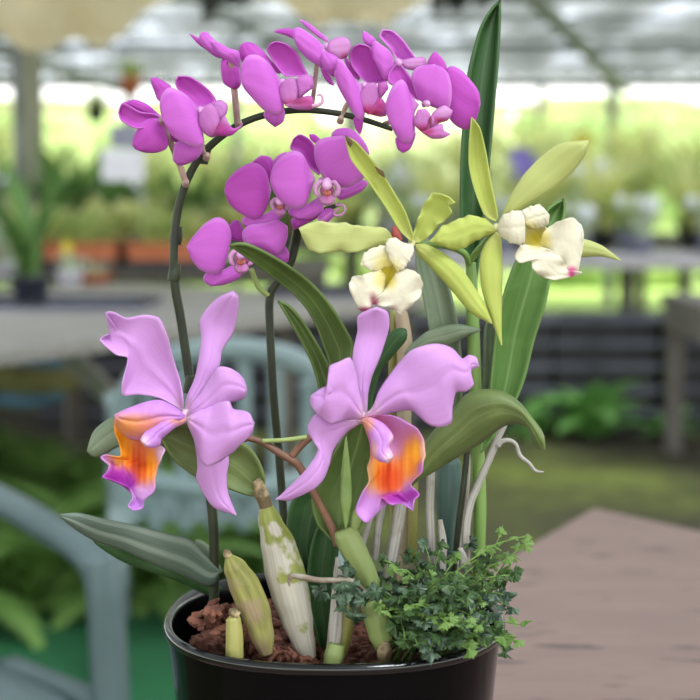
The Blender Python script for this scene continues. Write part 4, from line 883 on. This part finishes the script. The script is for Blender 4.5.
for x, y in ((-.36, -.33), (.55, -.33), (-.55, .33), (.55, .33)): MB().box((x, y, .355), (.075, .075, .71)).build('leg', M['midwood'], gb, smooth=False)

# stacked black nursery trays
r = random.Random(8)
tp = MB(); rp = MB(); L_, W_, Hh = .5, .4, .118
for dx, dy, sx, sy in ((0, -W_ / 2, L_, .012), (0, W_ / 2, L_, .012), (-L_ / 2, 0, .012, W_), (L_ / 2, 0, .012, W_)):
    tp.box((dx, dy, Hh / 2), (sx, sy, Hh)); rp.box((dx, dy, Hh - .012), (sx + .03, sy + .03, .022))
for k in range(9): tp.box((-.22 + .055 * k, -W_ / 2 - .004, .05), (.012, .008, .07))
tp.box((0, 0, .005), (L_, W_, .01))
first = None
for cx in range(8):  # left columns, under the long bench, added to darken the shaded space there
    x = -1.35 + .535 * cx + (.0 if cx < 6 else .02)
    for k in range(5):
        o = first.copy() if first else tp.build('nursery_tray', M['traybody'], smooth=False)
        if first: C.objects.link(o)
        rim = rim0.copy() if first else rp.build('tray_rim', M['trayrim'], None, smooth=False)
        if first: C.objects.link(rim)
        else: rim0 = rim
        rim.parent = o
        first = first or o
        o.location = (x + r.uniform(-.01, .01), 7.65 + r.uniform(-.02, .02), .1195 * k + .0005); o.rotation_euler.z = r.uniform(-.025, .025)
        tag(o, 'black plastic nursery tray in the low stacks on the ground behind the orchids', 'tray', 'stacked black nursery trays')

# tarps slung under the grey bench
pt = lambda x, y, Y: at(x, y, Y)
tag(MB().tube([pt(-30, 352, 4.4), pt(20, 360, 4.6), pt(55, 364, 4.75), pt(84, 362, 4.9)], [.035, .042, .04, .03], 14, 24).build('rolled_tarp', M['bluepl']), 'blue rolled tarp slung under the grey plank bench', 'tarp')
tag(MB().tube([pt(-30, 372, 4.4), pt(15, 380, 4.55), pt(50, 382, 4.7), pt(88, 374, 4.9)], [.045, .05, .05, .03], 14, 24).build('rolled_tarp', M['olivepl']), 'olive rolled tarp slung below the blue one under the bench', 'tarp')
tag(MB().tube([pt(-30, 394, 4.4), pt(20, 400, 4.55), pt(60, 396, 4.7)], [.02, .026, .02], 12, 20).build('rolled_tarp', M['bluepl']), 'thin blue roll lowest under the grey plank bench', 'tarp')

# ------------------------------------------------------------------ plants on the benches
def blades(mb, r, n, h, w, arch, spread=.05, seg=7):
    for k in range(n):
        a = r.uniform(0, 6.283); hh = h * r.uniform(.55, 1.05); ar = arch * r.uniform(.3, 1.2); ww = w * r.uniform(.7, 1.2)
        d = Vector((math.cos(a), math.sin(a), 0)); s = Vector((-d.y, d.x, 0)); b = d * r.uniform(0, spread)
        rows = []
        for i in range(seg):
            u = i / (seg - 1); p = b + d * (ar * hh * u ** 1.8) + Vector((0, 0, hh * (u - ar * .45 * u ** 3)))
            q = ww * math.sin(math.pi * (.12 + .88 * u) ** .8) + .001
            rows.append([p - s * q + Vector((0, 0, .15 * q)), p, p + s * q + Vector((0, 0, .15 * q))])
        mb.grid(rows, seg, 3)
def pot_mb(rr, h): return MB().lathe([(0, 0), (rr * .75, 0), (rr * .95, h * .85), (rr * 1.05, h * .86), (rr * 1.06, h), (rr * .95, h), (rr * .9, h * .85), (0, h * .82)], 24)
def bloom_mb(r, c, size):
    mb = MB(); ring = []
    for q in range(15):
        a = q * 2 * math.pi / 15; k = .55 + .45 * abs(math.sin(2.5 * a)); ring.append((a, k))
    rows = [[c + Vector((math.cos(a) * size * u * (1 if u < .5 else k), -size * .35 * u * u + r.uniform(-.1, .1) * size * u, math.sin(a) * size * u * (1 if u < .5 else k))) for a, k in ring] for u in (.02, .3, .6, .85, 1)]
    mb.grid(rows, 5, 15, True); return mb
def bench_plant(name, label, cat, group, h, n, w, arch, leafm, potm, pr, ph, seed, bl=None):
    r = random.Random(seed)
    t = thing(name, (0, 0, 0), label, cat, group, local=True)
    pot_mb(pr, ph).build('pot', M[potm], t)
    mb = MB(); blades(mb, r, n, h, w, arch, pr * .6)
    for i in range(len(mb.v)): mb.v[i] = mb.v[i] + Vector((0, 0, ph * .8))
    mb.build('foliage', M[leafm], t)
    if bl:
        for k in range(bl[1]):
            c = Vector((r.uniform(-bl[2], bl[2]), r.uniform(-bl[2], bl[2]), h * r.uniform(.7, 1.05) + ph * .8))
            o = bloom_mb(r, c, bl[3]).build('bloom', M[bl[0]], t)
            MB().tube([Vector((c.x * .2, c.y * .2, ph * .8)), Vector((c.x * .7, c.y * .7, c.z * .6)), c], .003, 5, 8).build('flower_stem', M['bgleaf'], o)
    return t
r = random.Random(21)
def row(spec, spots):
    """one plant of the kind, then a copy of it with all its parts for every further spot"""
    p = bench_plant(*spec)
    for k, (x, y, z) in enumerate(spots):
        if k == 0: p.location = (x, y, z); p.rotation_euler.z = r.uniform(0, 6)
        else: copy_tree(p, (x, y, z), r.uniform(0, 6), r.uniform(.82, 1.15))
    return p
B = .8507
row(('strappy_plant', 'tall strappy yellow-green plant on the farthest bench under the roof edge', 'plant', 'tall plants on the farthest bench', 1.25, 64, .04, .7, 'bgleaf2', 'blackplastic', .13, .18, 1), [(-4.6 + .82 * k + r.uniform(-.15, .15), 14.8 + r.uniform(-.2, .3), B) for k in range(12)])
row(('bushy_plant', 'low bushy green plant along the front of the farthest bench', 'plant', 'low plants on the farthest bench', .55, 60, .04, 1.0, 'bgleaf', 'terracotta', .13, .16, 2), [(-4.3 + .95 * k + r.uniform(-.2, .2), 14.5 + r.uniform(-.05, .05), B) for k in range(10)])
row(('strappy_plant', 'mid-green strappy plant at the back of the far middle bench', 'plant', 'strappy plants on the far middle bench', .85, 60, .034, .8, 'bgleaf', 'blackplastic', .12, .16, 3), [(-4.0 + .78 * k + r.uniform(-.2, .2), 12.5 + r.uniform(-.1, .2), B) for k in range(11)])
row(('bushy_plant', 'yellow-green bushy plant at the front of the far middle bench', 'plant', 'bushy plants on the far middle bench', .5, 64, .036, 1.0, 'bgleaf2', 'greypl', .12, .15, 4), [(-3.6 + .72 * k + r.uniform(-.15, .15), 12.0 + r.uniform(-.15, .1), B) for k in range(11)])
row(('flowering_plant', 'pale white-flowered plant on the far middle bench', 'plant', 'white flowering plants on the far middle bench', .42, 26, .028, .8, 'bgleaf3', 'whitepl', .1, .14, 5, ('white_f', 12, .16, .07)), [(x, 11.75, B) for x in (-2.9, -1.75, -.6, .35, .9, 1.9)])
row(('potted_orchid', 'small grey-green orchid with white blooms at the front of the pale right bench', 'orchid', 'white blooming orchids on the pale right bench', .26, 22, .026, .9, 'bgleaf3', 'greypl', .08, .11, 6, ('white_f', 7, .1, .06)), [(.55 + .44 * k + r.uniform(-.06, .06), 9.42 + r.uniform(-.04, .06), B) for k in range(9)])
row(('bushy_plant', 'green bushy plant in the middle row of the pale right bench', 'plant', 'bushy plants on the pale right bench', .42, 50, .026, .9, 'bgleaf', 'greypl', .09, .13, 7), [(.5 + .5 * k + r.uniform(-.1, .1), 9.95 + r.uniform(-.08, .08), B) for k in range(8)])
row(('strappy_plant', 'tall yellow-green plant at the back of the pale right bench', 'plant', 'tall plants on the pale right bench', .74, 50, .028, .7, 'bgleaf2', 'blackplastic', .09, .13, 8), [(.7 + .55 * k + r.uniform(-.1, .1), 10.35 + r.uniform(-.05, .05), B) for k in range(7)])
row(('strappy_plant', 'dark green strappy plant standing behind the terracotta planters', 'plant', 'strappy plants behind the terracotta planters', .66, 44, .03, .8, 'bgdark', 'blackplastic', .1, .14, 9), [(-3.4 + .42 * k + r.uniform(-.06, .06), 8.5 + r.uniform(-.1, .1), B) for k in range(8)])
row(('bushy_plant', 'fresh green bushy plant in the middle of the terracotta planter bench', 'plant', 'bushy plants on the planter bench', .36, 60, .026, 1.0, 'bgleaf2', 'blackplastic', .1, .13, 10), [(-2.9 + .4 * k + r.uniform(-.05, .05), 7.95 + r.uniform(-.06, .06), B) for k in range(7)])
def one(spec, loc, sc=1): p = bench_plant(*spec); p.location = loc; p.scale = (sc, sc, sc); return p
one(('flowering_plant', 'violet-flowered plant on the pale right bench just behind the upright leaves', 'plant', None, .62, 30, .024, .6, 'bgleaf', 'blackplastic', .09, .13, 31, ('violet_f', 5, .07, .085)), (1.17, 9.72, B), .86)
one(('flowering_plant', 'yellow-flowered tall plant on the farthest bench right of centre', 'plant', None, .85, 30, .03, .6, 'bgleaf2', 'blackplastic', .12, .16, 32, ('yellow_f', 6, .16, .09)), (2.29, 14.5, B), 1.0)
PB = .8003
q = ground(31, 300, .825)
tr = thing('plant_tray', (q.x + .12, q.y - .02, PB), 'dark blue-grey shallow tray on the grey plank bench at the left', 'tray', local=True, rz=-.05)
MB().prism([(-.34, -.22), (.34, -.22), (.34, .22), (-.34, .22)], 0, .012).build('tray_base', M['greypl'], tr, smooth=False)
for c_, d_ in (((0, -.215, .022), (.68, .015, .02)), ((0, .215, .022), (.68, .015, .02)), ((-.335, 0, .022), (.015, .415, .02)), ((.335, 0, .022), (.015, .415, .02))):
    MB().box(c_, d_).build('tray_side', M['blackplastic'], tr, smooth=False)
one(('potted_orchid', 'tall bladed green plant in a black pot on the tray at the left', 'plant', None, .66, 17, .024, .9, 'bgdark', 'blackplastic', .076, .105, 33), (q.x, q.y, PB + .0125))
q2 = ground(64, 290, .8)
one(('flowering_plant', 'small plant with one yellow bloom behind the black pot on the left bench', 'plant', None, .15, 14, .014, .8, 'bgleaf3', 'whitepl', .06, .08, 34, ('yellow_f', 1, .01, .035)), (q2.x, q2.y + .15, PB))
q3 = ground(92, 284, .8)
one(('potted_plant', 'low terracotta dish of seedlings right of the yellow bloom on the left bench', 'plant', None, .1, 16, .012, 1.1, 'bgleaf3', 'terracotta', .1, .05, 35), (q3.x, q3.y, PB))
q4 = ground(2, 284, .8)
one(('potted_plant', 'grey-leaved plant in a white pot behind the tall bladed plant at the left', 'plant', None, .3, 30, .016, .9, 'bgleaf3', 'whitepl', .08, .1, 36), (q4.x, q4.y + .1, PB))
q5 = ground(333, 275, .8)
t5 = thing('plant_tray', (-.12, 6.05, PB), 'dark shallow tray on the bench between the lower magenta and yellow flowers', 'tray', local=True)
MB().prism([(-.21, -.12), (.21, -.12), (.21, .12), (-.21, .12)], 0, .012).build('tray_base', M['greypl'], t5, smooth=False)
for c_, d_ in (((0, -.12, .028), (.44, .015, .03)), ((0, .12, .028), (.44, .015, .03)), ((-.21, 0, .028), (.015, .22, .03)), ((.21, 0, .028), (.015, .22, .03))):
    MB().box(c_, d_).build('tray_side', M['blackplastic'], t5, smooth=False)
# terracotta planters in a black tray row
for k, (x, lab) in enumerate(((-1.78, 'leftmost of the terracotta planters on the long bench'), (-1.36, 'middle terracotta planter in the row on the long bench'), (-.94, 'terracotta planter beside the dark flower spike, rightmost on the long bench'))):
    p = thing('planter', (x, 7.38, .8505), lab, 'planter', 'terracotta planters on the long bench', local=True)
    b = MB(); b.prism([(-.185, -.08), (.185, -.08), (.185, .08), (-.185, .08)], .0, .045); b.build('planter_base', M['blackplastic'], p, smooth=False, bevel=.004)
    b = MB(); b.prism([(-.18, -.075), (.18, -.075), (.18, .075), (-.18, .075)], .045, .13); b.prism([(-.19, -.085), (.19, -.085), (.19, .085), (-.19, .085)], .112, .135); b.build('planter_body', M['terracotta'], p, smooth=False, bevel=.004)
    mb = MB(); rr = random.Random(50 + k); blades(mb, rr, 46, .26, .018, .9, .13)
    for i in range(len(mb.v)): mb.v[i] = Vector((mb.v[i].x * 1.15, mb.v[i].y * .6, mb.v[i].z + .13))
    mb.build('foliage', M['bgleaf'], p)
# white card sign on a stake
sg = thing('card_sign', (at(121, 165, 7.1).x, 7.7, .8505), 'blank white card sign on a thin stake among the plants at upper left', 'sign', local=True)
c0 = at(121, 165, 7.7).z - .8505
MB().box((0, 0, c0 / 2), (.012, .012, c0)).build('stake', M['metal'], sg)
MB().box((-.1 + .02, -.01, c0), (.225, .008, .165)).build('card', M['whitepl'], sg, smooth=False)
MB().box((-.07, .0, c0 + .15), (.16, .008, .12)).build('backing_card', M['greypl'], sg, smooth=False)

# ------------------------------------------------------------------ ferns on the ground
def fern_frond(L, r):
    mb = MB(); pts = []; n = 16
    for i in range(n):
        u = i / (n - 1); pts.append(Vector((L * (.72 * u ** 1.3), 0, L * (.78 * u - .62 * u ** 2.4))))
    mb.tube(pts, [.004 * (1 - .8 * i / n) for i in range(n)], 5)
    for i in range(44):
        u = .1 + .9 * i / 43; x = u * (n - 1); k = min(n - 2, int(x)); p = pts[k].lerp(pts[k + 1], x - k); t = (pts[k + 1] - pts[k]).normalized()
        ln = L * .2 * math.sin(math.pi * (.1 + .88 * u) ** .75) + .006
        for s in (-1, 1):
            d = (t * .35 + Vector((0, s, -.18 + r.uniform(-.1, .1)))).normalized(); w_ = t * (L * .014)
            rows = [[p + d * ln * v - w_ * (1 - v) ** .5 + Vector((0, 0, -.06 * ln * v * v)), p + d * ln * v + w_ * (1 - v) ** .5 + Vector((0, 0, -.06 * ln * v * v))] for v in (0, .4, .75, .98)]
            mb.grid(rows, 4, 2)
    return mb
def fern(loc, L, n, label, group, mat, seed, up=1.0):
    r = random.Random(seed); t = thing('fern', loc, label, 'fern', group, local=True)
    first = None
    for k in range(n):
        if k < 3:
            o = fern_frond(L * (1, .85, 1.1)[k], r).build('frond', M[mat], t)
            first = (first or []) + [o]
        else:
            o = first[k % 3].copy(); C.objects.link(o); o.parent = t
        o.rotation_euler = (r.uniform(-.15, .15), r.uniform(-.75, .25) * up, k * 2.399 + r.uniform(-.3, .3)); o.scale = (1,) * 3 if k < 3 else (r.uniform(.75, 1.1),) * 3
    return t
fg = 'green ferns under the grey plank bench'
f1 = fern((-1.2, 4.05, .0), .64, 17, 'lush green fern growing under the grey plank bench at the left', fg, 'bgfern', 1)
r = random.Random(77)
for x, y, s in ((-.62, 4.25, .8), (-.95, 4.1, .95), (-.3, 4.5, .8), (-.88, 4.5, 1.05), (-1.0, 4.95, 1.1), (-.68, 4.95, .9), (-1.45, 4.6, 1.1), (-1.3, 5.2, 1.15), (-.72, 4.45, .72)):
    copy_tree(f1, (x, y, 0), r.uniform(0, 6), s)
f2 = fern((1.22, 7.22, 0), .5, 18, 'bright green fern at the foot of the black trays on the right', None, 'bgfernlit', 5, 1.2)
c = copy_tree(f2, (1.62, 7.22, 0), 1.4, .5); c['label'] = 'small bright fern tuft right of the larger fern by the trays'
c = copy_tree(f2, (.95, 7.3, 0), 2.4, .55); c['label'] = 'small bright fern tuft left of the larger fern by the trays'

# ------------------------------------------------------------------ hanging pots
def hanging(px, py, Y, label, potm, sc, seed):
    p = at(px, py, Y)
    t = thing('hanging_pot', p, label, 'pot', local=True)
    pot_mb(.07 * sc, .11 * sc).build('pot', M[potm], t)
    mb = MB(); blades(mb, random.Random(seed), 22, .2 * sc, .018, .9, .04)
    for i in range(len(mb.v)): mb.v[i] = mb.v[i] + Vector((0, 0, .09 * sc))
    mb.build('foliage', M['bgleaf'], t)
    top = roofz(p.y) - p.z - .004
    for a in (0, 2.1, 4.2): MB().tube([Vector((.07 * sc * math.cos(a), .07 * sc * math.sin(a), .105 * sc)), Vector((0, 0, top))], .003, 5).build('wire', M['metal'], t)
def roofz(y): return 2.55 + (16.6 - y) * .012
hanging(131, 95, 8.6, 'terracotta pot with a leafy plant hanging under the roof at upper left', 'terracotta', .9, 61)
hanging(96, 122, 10.6, 'dark hanging pot below and left of the terracotta one', 'blackplastic', 1.0, 62)

# ------------------------------------------------------------------ roof, posts, beams
m, nt = new_mat('roof sheet')
n1 = noise(nt, .9, 5, stretch=(2.2, .6, 1)); n2 = noise(nt, 4, 4, stretch=(2, .5, 1))
tcn = N(nt, 'ShaderNodeTexCoord'); br = N(nt, 'ShaderNodeTexBrick'); nt.links.new(tcn.outputs['Object'], br.inputs['Vector'])
mp = N(nt, 'ShaderNodeMapping'); mp.inputs['Rotation'].default_value = (0, 0, 1.36); nt.links.new(tcn.outputs['Object'], mp.inputs[0]); nt.links.new(mp.outputs[0], br.inputs['Vector'])
br.inputs['Scale'].default_value = .8; br.inputs['Mortar Size'].default_value = .012; br.inputs['Color1'].default_value = (.9, .9, .9, 1); br.inputs['Color2'].default_value = (.5, .5, .5, 1); br.inputs['Mortar'].default_value = (.25, .25, .25, 1)
br.inputs['Brick Width'].default_value = 1.7; br.inputs['Row Height'].default_value = .55
col = ramp(nt, [(.35, lin((104, 110, 110))), (.5, lin((132, 138, 138))), (.64, lin((188, 196, 206)))], n1)
col = mixc(nt, col, lin((92, 100, 94)), ramp(nt, [(.45, (0, 0, 0, 1)), (.7, (.7, .6, .6, 1))], n2))  # grey streaks paint leaf shadows into the roof sheet's colour
col = mixc(nt, col, br.outputs[0], .6, 'MULTIPLY')
tr_ = N(nt, 'ShaderNodeBsdfTransparent'); tl = N(nt, 'ShaderNodeBsdfTranslucent'); df = N(nt, 'ShaderNodeBsdfDiffuse')
nt.links.new(col, tr_.inputs[0]); nt.links.new(col, tl.inputs[0]); nt.links.new(col, df.inputs[0])
m1 = N(nt, 'ShaderNodeMixShader'); m1.inputs[0].default_value = .35; nt.links.new(tl.outputs[0], m1.inputs[1]); nt.links.new(df.outputs[0], m1.inputs[2])
m2 = N(nt, 'ShaderNodeMixShader'); m2.inputs[0].default_value = .5; nt.links.new(m1.outputs[0], m2.inputs[1]); nt.links.new(tr_.outputs[0], m2.inputs[2])
o_ = N(nt, 'ShaderNodeOutputMaterial'); nt.links.new(m2.outputs[0], o_.inputs[0])
M['roof'] = m
nx_ = 161
rows = [[Vector((-9 + 18 * j / (nx_ - 1), y, roofz(y) + (.02 if j % 2 else 0))) for j in range(nx_)] for y in (-4, 0, 4, 8, 12, 16.6)]
rf = MB(); rf.grid(rows, 6, nx_); struct(rf.build('ceiling', M['roof'], smooth=False))
M['beam'] = plain('roof beam', (104, 108, 110), (128, 132, 134), 6, .7)
k = 0
def beam(p, q, w_, h_, mat='beam'):
    global k; k += 1
    strap(mb := MB(), [p, q], w_, h_, (0, 0, 1), 4); return struct(mb.build('trim_%d' % k, M[mat], smooth=False))
for y in (11.4, 12.3, 14.7): beam((-9, y, roofz(y) - .03), (9, y, roofz(y) - .03), .035, .04)
for x in (-4.6, -1.2, 3.4, 5.2): beam((x, 9.0, roofz(9) - .07), (x + 1.2, 16.6, roofz(16.6) - .07), .035, .05)
for y in (9.9, 13.1, 16.5): beam((-9, y, roofz(y) - .05), (9, y, roofz(y) - .05), .07, .09)
beam((1.0, 9.0, roofz(9) - .1), (3.1, 16.6, roofz(16.6) - .1), .09, .1)
beam((-3.3, 10.5, roofz(10.5) - .1), (-2.6, 16.6, roofz(16.6) - .1), .09, .1)
beam((-9, 16.5, 2.24), (9, 16.5, 2.24), .06, .09, 'cloth')
def post(px, Y, w_, mat, z1=None):
    global k; k += 1
    x = at(px, 150, Y).x; z1 = z1 or roofz(Y) - .006
    return struct(MB().box((x, Y, z1 / 2), (w_, w_, z1)).build('trim_%d' % k, M[mat], smooth=False, bevel=.008))
post(30, 9.1, .15, 'postm'); post(19, 9.05, .06, 'beam')
beam((-3.6, 9.0, 2.32), (-1.95, 9.0, 2.4), .06, .1)
post(352, 13.3, .13, 'beam'); post(237, 11.1, .045, 'beam'); post(400, 16.2, .1, 'beam'); post(611, 16.3, .1, 'beam'); post(130, 16.3, .1, 'beam'); post(540, 16.3, .06, 'beam')

# shade cloth bundled under the roof
def swag(x0, x1, y0, y1, zfun, label, mat, seed):
    r = random.Random(seed); ph = [r.uniform(0, 6) for _ in range(6)]; n = 44
    rows = [[Vector((x0 + (x1 - x0) * i / (n - 1), y0 + (y1 - y0) * j / 13, zfun(i / (n - 1)) - .1 * math.sin(math.pi * j / 13) + .03 * math.sin(i * .5 + ph[0] + j * .5) + .02 * math.sin(i * 1.1 + ph[1] - j * .8) + .25 * abs(j / 13 - .5) ** 2)) for j in range(14)] for i in range(n)]
    mb = MB(); mb.grid(rows, n, 14); o = tag(mb.build('shade_cloth', M[mat], thick=.004), label, 'cloth')
    for i in (2, n // 2, n - 3):
        for j in (1, 12):
            q = rows[i][j]; MB().tube([q, Vector((q.x, q.y, roofz(q.y)))], .004, 5).build('tie_cord', M['metal'], o)
    return o
swag(-1.75, -.58, 5.8, 7.0, lambda u: 1.98 + 1.5 * (u - .42) ** 2 * (1 if u > .42 else .35), 'beige shade cloth sagging under the roof at upper left', 'cloth', 1)
swag(-.62, .62, 7.0, 8.2, lambda u: 2.22 + 1.1 * (u - .5) ** 2, 'beige shade cloth bundled under the roof above the magenta flowers', 'cloth', 2)
swag(-.65, .0, 6.3, 6.9, lambda u: 2.12 + .3 * u, 'dark shade cloth fold between the two beige ones', 'clothdark', 3)
swag(.45, .95, 7.6, 8.4, lambda u: 2.32 + .1 * u, 'dark shade cloth edge left of the tall leaf tip', 'clothdark', 4)

# ------------------------------------------------------------------ hedge outside
def hedge(x, y, w_, h_, label, seed, mat):
    r = random.Random(seed); t = thing('hedge_bush', (x, y, 0), label, 'bush', 'hedge bushes outside', local=True)
    n, mm = 30, 22; rows = []
    for i in range(n):
        u = i / (n - 1); row_ = []
        for j in range(mm):
            a = 2 * math.pi * j / mm; rr = math.sin(math.pi * (.06 + .9 * u)) ** .3
            row_.append(Vector((w_ / 2 * rr * math.cos(a) * r.uniform(.9, 1.08), .8 * rr * math.sin(a) * r.uniform(.9, 1.08), h_ * u)))
        rows.append(row_)
    mb = MB(); mb.grid(rows, n, mm, True); mb.build('crown', M[mat], t)
    lf = MB()
    for q in range(1500):
        a = r.uniform(0, 6.283); u = r.uniform(.02, 1); rr = math.sin(math.pi * (.06 + .9 * u)) ** .3 * r.uniform(.96, 1.08)
        p = Vector((w_ / 2 * rr * math.cos(a), .8 * rr * math.sin(a), h_ * u)); d = Vector((r.uniform(-1, 1), r.uniform(-1, 1), r.uniform(-.6, 1))).normalized(); s = d.cross(Vector((r.uniform(-1, 1), r.uniform(-1, 1), r.uniform(-1, 1)))).normalized(); L = r.uniform(.07, .15)
        lf.grid([[p, p], [p + d * L * .5 - s * L * .3, p + d * L * .5 + s * L * .3], [p + d * L, p + d * L]], 3, 2)
    lf.build('foliage', M[mat], t)
    return t
M['hedge2'] = plain('hedge paler leaves', (176, 192, 140), (206, 214, 172), 1.4, .6, trans=.4)
M['hedge3'] = plain('hedge deep leaves', (96, 140, 70), (150, 186, 96), 1.2, .6, trans=.35)
hh = [hedge(-7.2, 20.4, 3.4, 2.6, '', 1, 'hedge'), hedge(-4.4, 20.2, 3.4, 2.55, '', 2, 'hedge'), hedge(-1.7, 20.6, 3.3, 2.6, '', 3, 'hedge'), hedge(1.0, 20.3, 3.2, 2.55, '', 4, 'hedge2'), hedge(3.6, 20.2, 3.3, 2.6, '', 5, 'hedge'), hedge(6.2, 20.6, 3.4, 2.6, '', 6, 'hedge2')]
for o, s in zip(hh, ('leftmost bright green hedge bush beyond the greenhouse posts', 'bright green hedge bush beyond the hanging pots at upper left', 'bright green hedge bush beyond the magenta spike', 'pale hedge bush behind the tall upright leaf outside', 'bright yellow-green hedge bush beyond the right posts', 'pale hedge bush at the far right outside')):
    o['label'] = s

# ------------------------------------------------------------------ light and camera
w = bpy.data.worlds.new('sky'); SC.world = w; w.use_nodes = True
nt = w.node_tree; nt.nodes.clear()
out = N(nt, 'ShaderNodeOutputWorld'); bg = N(nt, 'ShaderNodeBackground')
tc = N(nt, 'ShaderNodeTexCoord'); sp = N(nt, 'ShaderNodeSeparateXYZ'); nt.links.new(tc.outputs['Generated'], sp.inputs[0])
col = ramp(nt, [(0, (1, 1, .98, 1)), (.5, (1, 1, .99, 1)), (1, (.95, .97, 1, 1))], sp.outputs[2])
nt.links.new(col, bg.inputs[0]); bg.inputs[1].default_value = 1.4
nt.links.new(bg.outputs[0], out.inputs[0])
sl = bpy.data.lights.new('sun', 'SUN'); sl.energy = 7.5; sl.angle = math.radians(22); sl.color = (1, .97, .92)
so = bpy.data.objects.new('sun', sl); C.objects.link(so); so.rotation_euler = (math.radians(28), math.radians(24), 0)
cd = bpy.data.cameras.new('camera'); co = bpy.data.objects.new('camera', cd); C.objects.link(co)
cd.sensor_width = 36; cd.sensor_fit = 'HORIZONTAL'; cd.lens = F / 700 * 36
co.location = CAM; co.rotation_euler = (math.pi / 2 - PITCH, 0, 0)
cd.clip_start = .05; cd.clip_end = 200
cd.dof.use_dof = True; cd.dof.focus_distance = 1.0; cd.dof.aperture_fstop = 5.8
SC.camera = co
SC.view_settings.view_transform = 'Standard'; SC.view_settings.look = 'None'; SC.view_settings.gamma = 1
SC.view_settings.use_curve_mapping = False
SC.view_settings.exposure = 1.03
for o in SC.objects:
    if 'local' in o: del o['local']
